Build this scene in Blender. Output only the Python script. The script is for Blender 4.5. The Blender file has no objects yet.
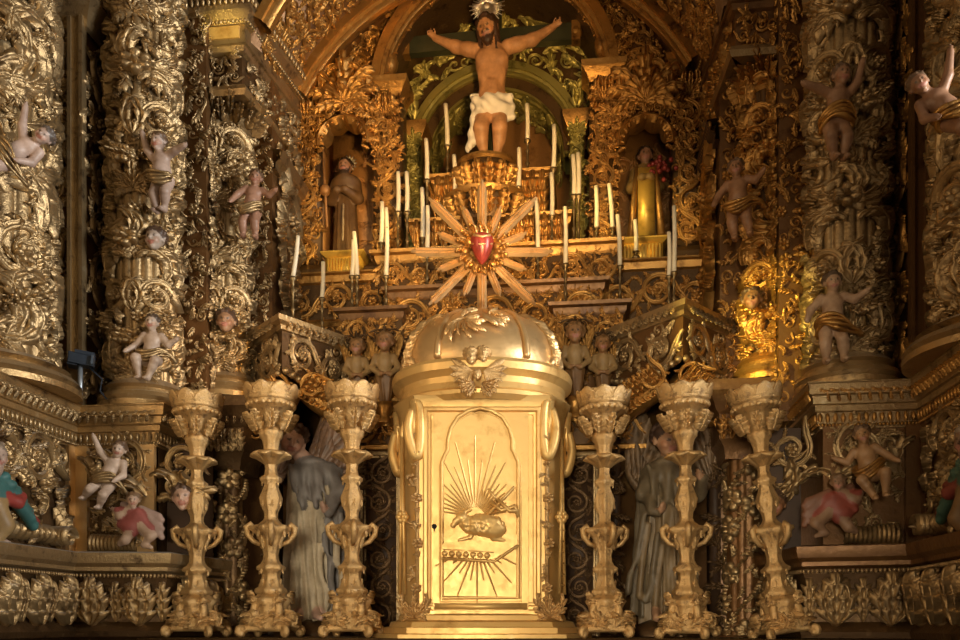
import bpy, math, numpy as np
from mathutils import Vector
PI = math.pi
rng = np.random.default_rng(11)
COL = bpy.context.scene.collection
F = 870.0; CZ = 1.6; HY = 622.0            # focal length in px, eye height, horizon row
def PX(px, Y): return (px - 480) / F * Y
def PZ(py, Y): return CZ + (HY - py) / F * Y
def P3(px, py, Y): return np.array([PX(px, Y), Y, PZ(py, Y)])
def A(*x): return np.array(x, float)

# ---------------------------------------------------------------- geometry collector
class G:
    def __init__(s): s.V = []; s.Q = []; s.T = []; s.C = []; s.n = 0
    def add(s, V, Q=None, T=None, col=None):
        V = np.asarray(V, float).reshape(-1, 3)
        if Q is not None and len(Q): s.Q.append(np.asarray(Q) + s.n)
        if T is not None and len(T): s.T.append(np.asarray(T) + s.n)
        s.V.append(V); s.n += len(V)
        if col is not None: s.C.append(np.asarray(col, float).reshape(-1, 3))
        return s
    def merge(s, o):
        for Q in o.Q: s.Q.append(Q + s.n)
        for T in o.T: s.T.append(T + s.n)
        s.V += o.V; s.C += o.C; s.n += o.n; return s
    def grid(s, P, cu=False, cv=False):
        P = np.asarray(P, float); n, m = P.shape[:2]
        return s.add(P.reshape(-1, 3), gridq(n, m, cu, cv))
    def box(s, c, d, R=None):
        c = A(*c); h = A(*d) / 2
        V = np.array([[x, y, z] for x in (-1, 1) for y in (-1, 1) for z in (-1, 1)], float) * h
        if R is not None: V = V @ np.asarray(R).T
        return s.add(V + c, [[0,1,3,2],[4,6,7,5],[0,4,5,1],[2,3,7,6],[0,2,6,4],[1,5,7,3]])
    def box2(s, a, b):
        a = A(*a); b = A(*b); return s.box((a + b) / 2, np.abs(b - a))
    def lathe(s, prof, c=(0,0,0), n=24, rad=None, a0=0.0, a1=2*PI, ax=1.0, ay=1.0):
        prof = np.asarray(prof, float); full = abs(a1 - a0 - 2*PI) < 1e-6
        th = np.linspace(a0, a1, n + (0 if full else 1), endpoint=not full)
        r = prof[:, 0][:, None] * np.ones(len(th))
        if rad is not None: r = rad(r, prof[:, 1][:, None], th[None, :])
        P = np.stack([c[0] + ax*r*np.sin(th), c[1] - ay*r*np.cos(th), c[2] + prof[:, 1][:, None] + 0*r], -1)
        return s.grid(P, False, full)
    def tube(s, path, rad, n=8, flat=1.0, cap=True):
        path = np.asarray(path, float); k = len(path); rad = np.ones(k) * rad
        t = np.gradient(path, axis=0); t /= np.linalg.norm(t, axis=1)[:, None] + 1e-9
        up = np.eye(3)[[2,1,0]][int(np.argmin(np.abs(t).max(0)[[2,1,0]]))]
        a = np.cross(t, up); a /= np.linalg.norm(a, axis=1)[:, None] + 1e-9
        b = np.cross(a, t); th = np.linspace(0, 2*PI, n, endpoint=False)
        if cap:
            path = np.vstack([path[:1], path, path[-1:]]); rad = np.r_[1e-4, rad, 1e-4]
            a = np.vstack([a[:1], a, a[-1:]]); b = np.vstack([b[:1], b, b[-1:]])
        P = path[:, None] + rad[:, None, None]*(a[:, None]*np.cos(th)[None, :, None]*flat + b[:, None]*np.sin(th)[None, :, None])
        return s.grid(P, False, True)
    def ball(s, c, r, n=10, m=6):
        r = np.ones(3) * r; f = np.linspace(-PI/2, PI/2, m + 1); th = np.linspace(0, 2*PI, n, endpoint=False)
        f[0] += .02; f[-1] -= .02
        P = np.stack([np.cos(f)[:, None]*np.cos(th)*r[0], np.cos(f)[:, None]*np.sin(th)*r[1], np.sin(f)[:, None]*r[2] + 0*th], -1)
        return s.grid(P + A(*c), False, True)
    def sweep(s, path, prof, closed=False):
        """moulding: plan polyline path [(x,y)], profile [(out,z)] with out to the left of travel... sign in data"""
        path = np.asarray(path, float)[:, :2]; n = len(path)
        d = np.diff(np.vstack([path, path[:1]]) if closed else path, axis=0); d /= np.linalg.norm(d, axis=1)[:, None]
        nr = np.stack([d[:, 1], -d[:, 0]], -1)        # right-hand normal
        if closed: n0 = np.roll(nr, 1, 0); n1 = nr
        else: n0 = np.vstack([nr[:1], nr]); n1 = np.vstack([nr, nr[-1:]])
        m = n0 + n1; m /= (m*n0).sum(1)[:, None]
        P = np.array([[[path[i,0] + m[i,0]*o, path[i,1] + m[i,1]*o, z] for o, z in prof] for i in range(n)])
        if not closed:
            c0 = P[0].copy(); c1 = P[-1].copy()
            P = P
        return s.grid(P, closed, False)
    def xf(s, M=None, t=(0,0,0)):
        s.V = [(v if M is None else v @ np.asarray(M).T) + A(*t) for v in s.V]; return s
    def arr(s):
        V = np.vstack(s.V) if s.V else np.zeros((0,3))
        Q = np.vstack(s.Q) if s.Q else np.zeros((0,4), int)
        T = np.vstack(s.T) if s.T else np.zeros((0,3), int)
        return V, Q, T
def gridq(n, m, cu=False, cv=False):
    I = np.arange(n*m).reshape(n, m)
    if cu: I = np.vstack([I, I[:1]])
    if cv: I = np.hstack([I, I[:, :1]])
    return np.stack([I[:-1,:-1], I[:-1,1:], I[1:,1:], I[1:,:-1]], -1).reshape(-1, 4)
def rotz(a): c, s = math.cos(a), math.sin(a); return np.array([[c,-s,0],[s,c,0],[0,0,1.]])
def rotx(a): c, s = math.cos(a), math.sin(a); return np.array([[1.,0,0],[0,c,-s],[0,s,c]])
def roty(a): c, s = math.cos(a), math.sin(a); return np.array([[c,0,s],[0,1.,0],[-s,0,c]])

# ---------------------------------------------------------------- scene objects
ROOT = {}
def mk(name, g, mat, parent=None, sharp=None, **props):
    V, Q, T = g.arr()
    if parent is not None: o0 = ROOT[parent.name]
    else:
        lo, hi = V.min(0), V.max(0); o0 = A((lo[0]+hi[0])/2, (lo[1]+hi[1])/2, lo[2])
    me = bpy.data.meshes.new(name)
    me.vertices.add(len(V)); me.vertices.foreach_set('co', (V - o0).astype(np.float32).ravel())
    nl = len(Q)*4 + len(T)*3
    me.loops.add(nl); me.polygons.add(len(Q) + len(T))
    me.loops.foreach_set('vertex_index', np.r_[Q.ravel(), T.ravel()].astype(np.int32))
    ls = np.r_[np.arange(len(Q))*4, len(Q)*4 + np.arange(len(T))*3].astype(np.int32)
    me.polygons.foreach_set('loop_start', ls)
    me.update(calc_edges=True)
    me.polygons.foreach_set('use_smooth', np.ones(len(me.polygons), bool))
    if sharp: me.set_sharp_from_angle(angle=math.radians(sharp))
    if g.C:
        C = np.vstack(g.C); at = me.color_attributes.new('Col', 'FLOAT_COLOR', 'POINT')
        at.data.foreach_set('color', np.c_[C, np.ones(len(C))].astype(np.float32).ravel())
    me.materials.append(mat)
    o = bpy.data.objects.new(name, me); COL.objects.link(o)
    if parent is not None: o.parent = parent
    else: o.location = o0
    ROOT[o.name] = o0
    for k, v in props.items(): o[k] = v
    return o
def thing(name, label, cat, loc, group=None):
    o = bpy.data.objects.new(name, None); COL.objects.link(o); o.location = loc; o.empty_display_size = .1
    ROOT[o.name] = A(*loc); o['label'] = label; o['category'] = cat; o['kind'] = 'thing'
    if group: o['group'] = group
    return o
def tag(o, label, cat, group=None):
    o['label'] = label; o['category'] = cat; o['kind'] = 'thing'
    if group: o['group'] = group
    return o

# ---------------------------------------------------------------- carved ornament in (u, v, h) space
TPL = {}
def ribbon(path, w, H, hc, prof, m=7, fwd=0.0):
    s = np.linspace(-1, 1, m); t = np.gradient(path, axis=0); t /= np.linalg.norm(t, axis=1)[:, None] + 1e-9
    nrm = np.stack([-t[:, 1], t[:, 0]], -1)
    uv = path[:, None] + nrm[:, None]*(w[:, None]*s)[..., None] + t[:, None]*(np.abs(s)**1.6*w[:, None]*fwd)[..., None]
    h = (hc[:, None] + H[:, None]*prof(s, np.linspace(0, 1, len(path))[:, None]))
    return np.concatenate([uv, h[..., None]], -1)
def tpl_leaf(bend, nl=4, W=.23, n=25, rid=1.5):
    """acanthus blade: long parallel flutes, a few pointed side lobes, tip curling out"""
    t = np.linspace(0, 1, n); th = bend*(t**1.3); d = np.stack([np.cos(th), np.sin(th)], -1)/(n-1)
    path = np.vstack([[0,0], np.cumsum(d[:-1], 0)])
    env = np.sin(PI*np.clip(t*.92 + .08, 0, 1)**.75)**.7; saw = (nl*t) % 1.0
    w = np.maximum(W*env*(.36 + .64*np.minimum(saw*1.5, 1)*np.where(saw > .8, (1-saw)/.2, 1)), .014)
    H = .20*env + .04
    def prof(s, tt):
        sw = (nl*tt) % 1.0
        return (1-np.abs(s)**3)*(.58 - .42*np.cos(2*PI*rid*s)) + .22*np.abs(s)*sw*(1-np.abs(s)**4)
    hc = .05 + .30*t**2.0*(1 - .6*t**6)
    P = ribbon(path, w, H, hc, prof, 11, 1.1); P[:, 0, 2] = P[:, -1, 2] = hc*.8 - .01
    return P.reshape(-1, 3), gridq(*P.shape[:2])
def tpl_scroll(turns=1.4, n=36, w0=.2, tail=0.0):
    t = np.linspace(0, 1, n); r = (1-t)**.85*.83 + .17; a = 2*PI*turns*t
    path = np.stack([r*np.cos(a), r*np.sin(a)], -1)
    if tail:
        k = 9; tt = np.linspace(1, 0, k+1)[:-1]
        tl = np.stack([1 + .25*tail*tt**2, -tail*tt], -1); path = np.vstack([tl, path]); t = np.linspace(0, 1, n + k)
    w = w0*(1-.62*t)*np.clip(t*9, .25, 1)
    prof = lambda s, tt: np.where(np.abs(s) > .99, 0, 1) * (.62 + .38*np.abs(s)**1.5)
    P = ribbon(path, w, .24*(1-.3*t), 0*t, prof, 7)
    V = P.reshape(-1, 3); Q = gridq(*P.shape[:2])
    b = dome(.2, .3); return np.vstack([V, b[0]]), np.vstack([Q, b[1] + len(V)])
def dome(r, h, n=8, m=4, c=(0,0)):
    f = np.linspace(0, PI/2*.97, m); th = np.linspace(0, 2*PI, n, endpoint=False)
    P = np.stack([c[0] + r*np.cos(f)[:, None]*np.cos(th), c[1] + r*np.cos(f)[:, None]*np.sin(th), h*np.sin(f)[:, None] + 0*th], -1)
    return P.reshape(-1, 3), gridq(m, n, False, True)
def tpl_join(parts):
    V = []; Q = []; n = 0
    for v, q in parts: V.append(v); Q.append(q + n); n += len(v)
    return np.vstack(V), np.vstack(Q)
def tplace(tp, u=0, v=0, ang=0, s=1, hs=None, flip=1, h0=0):
    V = tp[0].copy(); V[:, 1] *= flip; c, sn = math.cos(ang), math.sin(ang)
    x = (V[:, 0]*c - V[:, 1]*sn)*s + u; y = (V[:, 0]*sn + V[:, 1]*c)*s + v
    return np.stack([x, y, V[:, 2]*(s if hs is None else hs) + h0], -1), tp[1]
def tpl_rosette(n=6):
    r = []
    a = np.linspace(0, 2*PI, 48, endpoint=False); rad = np.array([.12, .35, .65, .9, 1.0])
    lob = .72 + .28*np.abs(np.sin(n*a/2))**.6
    R = rad[:, None]*np.where(rad[:, None] > .3, lob, 1); Hh = np.array([.2, .22, .36, .28, 0])[:, None]*(.7 + .3*np.abs(np.sin(n*a/2)))
    P = np.stack([R*np.cos(a), R*np.sin(a), Hh], -1)
    r.append((P.reshape(-1, 3), gridq(5, 48, False, True))); r.append(dome(.26, .5)); return tpl_join(r)
TPL['leaf'] = tpl_leaf(0); TPL['leafa'] = tpl_leaf(.9); TPL['leafb'] = tpl_leaf(1.9, 4, .2); TPL['leafc'] = tpl_leaf(3.1, 4, .17)
TPL['slim'] = tpl_leaf(.7, 2, .12, 12, 1.5); TPL['scroll'] = tpl_scroll(); TPL['tail'] = tpl_scroll(1.5, 32, .19, 1.3)
TPL['cscroll'] = tpl_scroll(.85, 22, .2, .9); TPL['rose'] = tpl_rosette(); TPL['bead'] = dome(1, 1); TPL['egg'] = dome(1, .8, 8, 4)
TPL['feather'] = (lambda P: (P.reshape(-1, 3), gridq(*P.shape[:2])))(ribbon(np.stack([np.linspace(0, 1, 8), 0*np.linspace(0, 1, 8)], -1),
    .13*np.sin(PI*np.clip(np.linspace(.12, 1, 8), 0, 1)**1.6)**.5 + .008, .05*np.ones(8), .02*np.ones(8), lambda s, t: (1-s**2)*(1 - .4*np.exp(-(s/.2)**2)), 5))
# compound motifs
def _rinceau(nl=6):
    ps = [TPL['tail'], tplace(TPL['rose'], 0, 0, 0, .34, h0=.12)]
    for k in range(nl):
        a = -.5 + k*1.0; r = .98 - .055*k
        ps.append(tplace(TPL['leafa'], r*math.cos(a), r*math.sin(a), a + 1.15, .62, flip=-1 if k % 2 else -1))
    for k in range(3):
        a = .9 + k*1.5; ps.append(tplace(TPL['slim'], .62*math.cos(a), .62*math.sin(a), a + 2.1, .5, h0=.05))
    return tpl_join(ps)
TPL['rinceau'] = _rinceau()
TPL['palmette'] = tpl_join([tplace(TPL['leaf'], 0, 0, PI/2, 1)] + [tplace(TPL['leafa'], 0, -.02, PI/2 - f*a, .92 - .12*k, flip=-f) for f in (1, -1) for k, a in enumerate((.45, .95, 1.5))] + [tplace(TPL['bead'], 0, .02, 0, .13)])
TPL['spray'] = tpl_join([tplace(TPL['leafb'], 0, 0, .3, 1), tplace(TPL['leafa'], .15, 0, -.35, .8, flip=-1), tplace(TPL['slim'], .1, 0, .0, .9, h0=.08), tplace(TPL['bead'], .05, 0, 0, .11)])
TPL['cluster'] = tpl_join([tplace(TPL['bead'], .32*math.cos(a)*r, .32*math.sin(a)*r, 0, .2, h0=.12*(1-r)) for r, k in ((0, 1), (1, 6)) for a in np.linspace(0, 2*PI, k, endpoint=False)] + [tplace(TPL['slim'], .3*math.cos(a), .3*math.sin(a), a + .5, .6) for a in np.linspace(0, 2*PI, 5, endpoint=False)])
TPL['cherub'] = tpl_join([tplace(TPL['bead'], 0, 0, 0, .34, .4), tplace(TPL['bead'], 0, .13, 0, .3, .3), tplace(TPL['bead'], 0, -.1, 0, .1, .5), tplace(TPL['bead'], .13, -.12, 0, .12, .4), tplace(TPL['bead'], -.13, -.12, 0, .12, .4)]
    + [tplace(TPL['feather'], f*.2, -.1, (PI/2 - f*PI/2) + f*(-.5 + .33*k), 1.0 - .08*k, h0=.02*k) for f in (1, -1) for k in range(5)])
class Orn:
    def __init__(s): s.p = {}
    def put(s, name, u, v, ang=0., sc=1., hs=None, flip=1, h0=0., sy=1.):
        s.p.setdefault(name, []).append((u, v, ang, sc, sc if hs is None else hs, flip, h0, sy))
    def sym(s, name, u, v, ang=0., sc=1., u0=0., **k):
        s.put(name, u0 + u, v, ang, sc, **k); s.put(name, u0 - u, v, PI - ang, sc, **{**k, 'flip': -k.get('flip', 1)})
    def to(s, surf, g=None):
        g = g or G()
        for nm, L in s.p.items():
            T, Q = TPL[nm]; L = np.array(L, float); N = len(L); c, sn = np.cos(L[:, 2])[:, None], np.sin(L[:, 2])[:, None]
            x = T[:, 0][None]*L[:, 3:4]; y = T[:, 1][None]*(L[:, 3]*L[:, 5]*L[:, 7])[:, None]
            u = x*c - y*sn + L[:, 0:1]; v = x*sn + y*c + L[:, 1:2]; h = T[:, 2][None]*L[:, 4:5] + L[:, 6:7]
            g.add(surf(u, v, h).reshape(-1, 3), (Q[None] + (np.arange(N)*len(T))[:, None, None]).reshape(-1, 4))
        return g
def flat(o, U, V, N):
    o, U, V, N = A(*o), A(*U), A(*V), A(*N)
    return lambda u, v, h: o + u[..., None]*U + v[..., None]*V + h[..., None]*N
def cyl(cx, cy, z0, r, ay=1.0):
    def f(u, v, h):
        R = r(v) if callable(r) else r; R0 = np.mean(R); th = u/R0
        return np.stack([cx + (R+h)*np.sin(th), cy - ay*(R+h)*np.cos(th), z0 + v], -1)
    return f
def arch(xc, y0, zc, R):        # u = along arc from the crown, v = depth, h inwards
    return lambda u, v, h: np.stack([xc + (R-h)*np.sin(u/R), y0 + v, zc + (R-h)*np.cos(u/R)], -1)
def archface(xc, y0, zc, R):    # u = along arc, v = radial outwards, h towards the viewer
    return lambda u, v, h: np.stack([xc + (R+v)*np.sin(u/R), y0 - h + 0*u, zc + (R+v)*np.cos(u/R)], -1)
def fill(o, u0, u1, v0, v1, s, dens=1.0, hs=1.0, mix=(.45, .2, .12, .23), seed=0, h0=0., flow=None):
    r = np.random.default_rng(seed); nu = max(1, int(round((u1-u0)/s))); nv = max(1, int(round((v1-v0)/s)))
    for i in range(nu):
        for j in range(nv):
            if r.random() > dens: continue
            u = u0 + (i + .5 + r.uniform(-.35, .35))*(u1-u0)/nu; v = v0 + (j + .5 + r.uniform(-.35, .35))*(v1-v0)/nv
            ang = (2.2*math.sin(u*2.3/s/3 + seed) + 1.8*math.sin(v*1.7/s/3 + 2*seed) + r.normal(0, .6)) if flow is None else flow(u, v, r)
            x = r.random(); f = 1 if r.random() < .5 else -1; q = r.uniform(.8, 1.25)
            if x < mix[0]: o.put(r.choice(['leaf','leafa','leafb','leafc']), u - .5*s*math.cos(ang), v - .5*s*math.sin(ang), ang, 1.35*s*q, hs=1.35*s*hs, flip=f, h0=h0)
            elif x < mix[0]+mix[1]: o.put(r.choice(['scroll','cscroll','tail']), u, v, ang, .5*s*q, hs=.75*s*hs, flip=f, h0=h0)
            elif x < mix[0]+mix[1]+mix[2]: o.put(r.choice(['rose','cluster']), u, v, ang, .5*s*q, hs=.8*s*hs, h0=h0)
            else: o.put('spray', u - .4*s*math.cos(ang), v - .4*s*math.sin(ang), ang, 1.15*s*q, hs=1.2*s*hs, flip=f, h0=h0)
    return o
def rinceaux(o, u0, u1, v0, v1, vertical=False, seed=0, hs=1.0, bg=True):
    """alternating acanthus scrolls along a band"""
    L, Wd = (v1-v0, u1-u0) if vertical else (u1-u0, v1-v0); n = max(1, int(round(L/Wd/.92))); d = L/n; r = .40*min(Wd, d*1.15)
    if bg: fill(o, u0, u1, v0, v1, .40*min(Wd, d), .8, .6*hs, (.75, .05, .05, .15), seed)
    for k in range(n):
        f = 1 if (k + seed) % 2 else -1; c = (k + .5)*d; off = f*.06*Wd
        u, v = (u0 + Wd/2 + off, v0 + c) if vertical else (u0 + c, v0 + Wd/2 + off)
        o.put('rinceau', u, v, (PI/2 if vertical else 0) + (PI if f > 0 else 0)*0 + .4*f, r, hs=r*1.1*hs, flip=f, h0=.01)
    return o
def frame(g, surf, u0, u1, v0, v1, prof):
    """rectangular moulding: prof [(inset, h)]"""
    P = [[[u0+d, v0+d, h], [u1-d, v0+d, h], [u1-d, v1-d, h], [u0+d, v1-d, h]] for d, h in prof]
    P = np.array(P, float); V = surf(P[..., 0], P[..., 1], P[..., 2]); return g.grid(V, False, True)
def beads(g, pts, r, n=6, m=4):
    f = np.linspace(-PI/2, PI/2, m+1); f[0] += .05; f[-1] -= .05; th = np.linspace(0, 2*PI, n, endpoint=False); r = np.ones(3)*r
    P = np.stack([np.cos(f)[:, None]*np.cos(th)*r[0], np.cos(f)[:, None]*np.sin(th)*r[1], np.sin(f)[:, None]*r[2] + 0*th], -1).reshape(-1, 3)
    Q = gridq(m+1, n, False, True); pts = np.asarray(pts, float)
    return g.add((pts[:, None] + P[None]).reshape(-1, 3), (Q[None] + (np.arange(len(pts))*len(P))[:, None, None]).reshape(-1, 4))
def along(path, step, z):
    path = np.asarray(path, float); out = []
    for a, b in zip(path[:-1], path[1:]):
        L = np.linalg.norm(b-a); n = max(2, int(L/step))
        for k in range(n): q = a + (b-a)*(k+.5)/n; out.append([q[0], q[1], z])
    return np.array(out)
def offset(path, o):
    path = np.asarray(path, float)[:, :2]; d = np.diff(path, axis=0); d /= np.linalg.norm(d, axis=1)[:, None]; nr = np.stack([d[:, 1], -d[:, 0]], -1)
    n0 = np.vstack([nr[:1], nr]); n1 = np.vstack([nr, nr[-1:]]); m = n0+n1; m /= (m*n0).sum(1)[:, None]; return path + m*o

# ---------------------------------------------------------------- figures: smooth union of rounded limbs, meshed by surface nets
class Fig:
    def __init__(s): s.p = []
    def cap(s, a, b, ra, rb=None, col=(1,1,1), k=.03):
        s.p.append(('c', A(*a), A(*b), ra, ra if rb is None else rb, col, k)); return s
    def ell(s, c, r, col=(1,1,1), k=.03, R=None):
        s.p.append(('e', A(*c), np.ones(3)*r, R, None, col, k)); return s
    def fn(s, f, lo, hi, col=(1,1,1), k=.03):
        s.p.append(('f', f, A(*lo), A(*hi), None, col, k)); return s
    def mesh(s, res, disp=None):
        los, his = [], []
        for p in s.p:
            if p[0] == 'c': r = max(p[3], p[4]); los.append(np.minimum(p[1], p[2])-r); his.append(np.maximum(p[1], p[2])+r)
            elif p[0] == 'e': r = p[2].max() if p[3] is not None else p[2]; los.append(p[1]-r); his.append(p[1]+r)
            else: los.append(p[2]); his.append(p[3])
        lo = np.min(los, 0) - 3*res; hi = np.max(his, 0) + 3*res; N = np.ceil((hi-lo)/res).astype(int) + 1
        ax = [(lo[i] + np.arange(N[i])*res) for i in range(3)]; D = np.full(N, 1.0, np.float32); best = np.full(N, 9.0, np.float32); ci = np.zeros(N, np.int16); cols = []
        for n, p in enumerate(s.p):
            cols.append(p[5]); k = p[6]; mg = 2*k + 3*res
            i0 = np.maximum(((los[n]-mg-lo)/res).astype(int), 0); i1 = np.minimum(((his[n]+mg-lo)/res).astype(int) + 2, N)
            sl = tuple(slice(i0[i], i1[i]) for i in range(3))
            X, Y, Z = np.meshgrid(*[ax[i][sl[i]] for i in range(3)], indexing='ij')
            if p[0] == 'c':
                a, b = p[1], p[2]; ba = b-a; L = (ba@ba) + 1e-12
                h = np.clip(((X-a[0])*ba[0] + (Y-a[1])*ba[1] + (Z-a[2])*ba[2])/L, 0, 1)
                d = np.sqrt((X-a[0]-h*ba[0])**2 + (Y-a[1]-h*ba[1])**2 + (Z-a[2]-h*ba[2])**2) - (p[3] + (p[4]-p[3])*h)
            elif p[0] == 'e':
                q = np.stack([X-p[1][0], Y-p[1][1], Z-p[1][2]], -1)
                if p[3] is not None: q = q @ p[3]
                q0 = np.linalg.norm(q/p[2], axis=-1); q1 = np.linalg.norm(q/p[2]**2, axis=-1) + 1e-9; d = q0*(q0-1)/q1
            else: d = p[1](X, Y, Z)
            d = d.astype(np.float32); o = D[sl]; hh = np.maximum(k-np.abs(o-d), 0)/max(k, 1e-6)
            D[sl] = np.minimum(o, d) - hh*hh*k*.25
            bs = best[sl]; mkx = d < bs; cc = ci[sl]; cc[mkx] = n; bs[mkx] = d[mkx]
        if disp is not None:
            X, Y, Z = np.meshgrid(*ax, indexing='ij'); D = D - disp(X, Y, Z).astype(np.float32)
        sg = D < 0; c = [(i, j, k) for i in (0,1) for j in (0,1) for k in (0,1)]
        sh = tuple(n-1 for n in N); cnt = np.zeros(sh, np.int8)
        for (i, j, k) in c: cnt += sg[i:N[0]-1+i, j:N[1]-1+j, k:N[2]-1+k]
        mix = (cnt > 0) & (cnt < 8); I = np.argwhere(mix); idx = np.full(sh, -1, np.int64); idx[mix] = np.arange(len(I))
        acc = np.zeros((len(I), 3)); num = np.zeros(len(I))
        for a in c:
            for axn in range(3):
                if a[axn]: continue
                b = list(a); b[axn] = 1
                da = D[I[:,0]+a[0], I[:,1]+a[1], I[:,2]+a[2]]; db = D[I[:,0]+b[0], I[:,1]+b[1], I[:,2]+b[2]]
                x = (da < 0) != (db < 0); t = np.where(x, da/np.where(x, da-db, 1), 0); pt = np.tile(A(*a), (len(I), 1)); pt[:, axn] += t
                acc += pt*x[:, None]; num += x
        V = lo + (I + acc/num[:, None])*res; C = np.array(cols)[ci[I[:,0], I[:,1], I[:,2]]]
        Qs = []
        for axn in range(3):
            u, v = [(1,2),(2,0),(0,1)][axn]; n0 = [slice(None)]*3; n1 = [slice(None)]*3; n0[axn] = slice(0, -1); n1[axn] = slice(1, None)
            s0, s1 = sg[tuple(n0)], sg[tuple(n1)]; E = np.argwhere(s0 != s1)
            ok = (E[:, u] > 0) & (E[:, v] > 0) & (E[:, u] < sh[u]) & (E[:, v] < sh[v]) & (E[:, axn] < sh[axn]); E = E[ok]
            def cell(du, dv): q = E.copy(); q[:, u] -= du; q[:, v] -= dv; return idx[q[:,0], q[:,1], q[:,2]]
            q = np.stack([cell(1,1), cell(0,1), cell(0,0), cell(1,0)], -1); flipm = ~s0[E[:,0], E[:,1], E[:,2]]; q[flipm] = q[flipm][:, ::-1]
            Qs.append(q[(q >= 0).all(1)])
        g = G(); g.add(V, np.vstack(Qs), col=C); return g
SKIN = (.72, .47, .34); PALE = (.66, .50, .42); BROWN = (.10, .055, .03); LIP = (.46, .20, .15); WHITE = (.8, .78, .72); DARK = (.03, .02, .015)
def head(f, c, r, R=None, skin=SKIN, hair=BROWN, style='curls', beard=False, seed=1, lids=False):
    R = np.eye(3) if R is None else np.asarray(R); c = A(*c); T = lambda *p: c + r*(R @ A(*p)); k = .16*r
    f.ell(T(0,.08,.22), A(.80,.92,.80)*r, skin, k, R); f.ell(T(0,-.2,-.22), A(.62,.66,.74)*r, skin, k, R); f.ell(T(0,-.5,-.8), .24*r, skin, k*1.5)
    for x in (-1, 1):
        f.ell(T(.34*x,-.56,-.32), .27*r, tuple(np.array(skin)*A(1.04,.90,.86)), k); f.cap(T(.12*x,-.84,.2), T(.46*x,-.68,.2), .09*r, .06*r, skin, k)
        f.ell(T(.27*x,-.72,.03), A(.15,.13,.10)*r, skin if lids else tuple(np.array(skin)*.85), .02*r, R)
        f.ell(T(.27*x,-.81,.02 if not lids else -.03), A(.085,.07,.05 if not lids else .03)*r, tuple(np.array(skin)*.22), .01*r, R)
        f.ell(T(.80*x,.05,-.08), A(.12,.18,.26)*r, skin, k*.5, R)
    f.cap(T(0,-.84,.14), T(0,-1.04,-.24), .08*r, .13*r, skin, k*.7)
    f.cap(T(-.15,-.82,-.5), T(.15,-.82,-.5), .07*r, .07*r, LIP, .04*r); f.cap(T(-.12,-.8,-.6), T(.12,-.8,-.6), .07*r, .07*r, LIP, .03*r)
    q = np.random.default_rng(seed)
    if style:
        f.ell(T(0,.17,.37), A(.91,.95,.80)*r, hair, .06*r, R)
        for _ in range(60):
            th = q.uniform(0, 2*PI); z = q.uniform(-.35, 1); y = -math.cos(th)*math.sqrt(max(0, 1-z*z)); x = math.sin(th)*math.sqrt(max(0, 1-z*z))
            if y < -.15 and z < .3: continue
            f.ell(T(x*.9, y*.95+.2, z*.85+.34), q.uniform(.13, .23)*r, tuple(np.array(hair)*q.uniform(.7, 1.4)), .06*r)
    if style == 'long':
        for x in (-1, 1):
            f.cap(T(.72*x,-.1,.2), T(.78*x,-.15,-1.0), .24*r, .17*r, hair, .12*r); f.cap(T(.6*x,.4,.1), T(.62*x,.4,-1.5), .4*r, .2*r, hair, .15*r); f.cap(T(.76*x,-.2,-.9), T(.62*x,-.42,-1.7), .15*r, .08*r, hair, .1*r)
    if beard:
        f.ell(T(0,-.5,-.95), A(.42,.36,.42)*r, hair, .12*r, R); f.cap(T(-.22,-.86,-.4), T(.22,-.86,-.4), .06*r, .06*r, hair, .03*r)
        for x in (-1, 1): f.cap(T(.55*x,-.35,-.3), T(.35*x,-.5,-.9), .16*r, .2*r, hair, .1*r)
    return f
def hand(f, w, d, nrm, size, skin=SKIN, curl=.5, side=1):
    """palm and five fingers: w wrist, d direction, nrm = palm side normal"""
    w = A(*w); d = A(*d)/np.linalg.norm(d); nrm = A(*nrm) - d*(A(*nrm)@d); nrm /= np.linalg.norm(nrm); b = np.cross(d, nrm)*side; s = size
    f.cap(w, w + d*.42*s, .13*s, .17*s, skin, .06*s)
    for x in (-1, 1): f.cap(w + d*.12*s + b*.06*s*x, w + d*.46*s + b*.13*s*x, .10*s, .10*s, skin, .06*s)
    for i, (o, L) in enumerate(((-.18, .42), (-.06, .5), (.06, .46), (.18, .36))):
        p0 = w + d*.44*s + b*o*s; a1 = curl*.6; a2 = curl*1.6
        d1 = d*math.cos(a1) + nrm*math.sin(a1) + b*o*.5; d2 = d*math.cos(a2) + nrm*math.sin(a2); p1 = p0 + d1*L*.5*s; p2 = p1 + d2*L*.5*s
        f.cap(p0, p1, .062*s, .056*s, skin, .015*s); f.cap(p1, p2, .056*s, .042*s, skin, .01*s)
    t0 = w + d*.14*s - b*.14*s; t1 = t0 + (d*.6 - b*.7 + nrm*.35)*.26*s; t2 = t1 + (d*.85 - b*.15 + nrm*.5*curl)*.22*s
    f.cap(t0, t1, .085*s, .065*s, skin, .04*s); f.cap(t1, t2, .062*s, .046*s, skin, .012*s)
def limb(f, pts, rad, col, k=.02):
    for a, b, ra, rb in zip(pts[:-1], pts[1:], rad[:-1], rad[1:]): f.cap(a, b, ra, rb, col, k)
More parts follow.
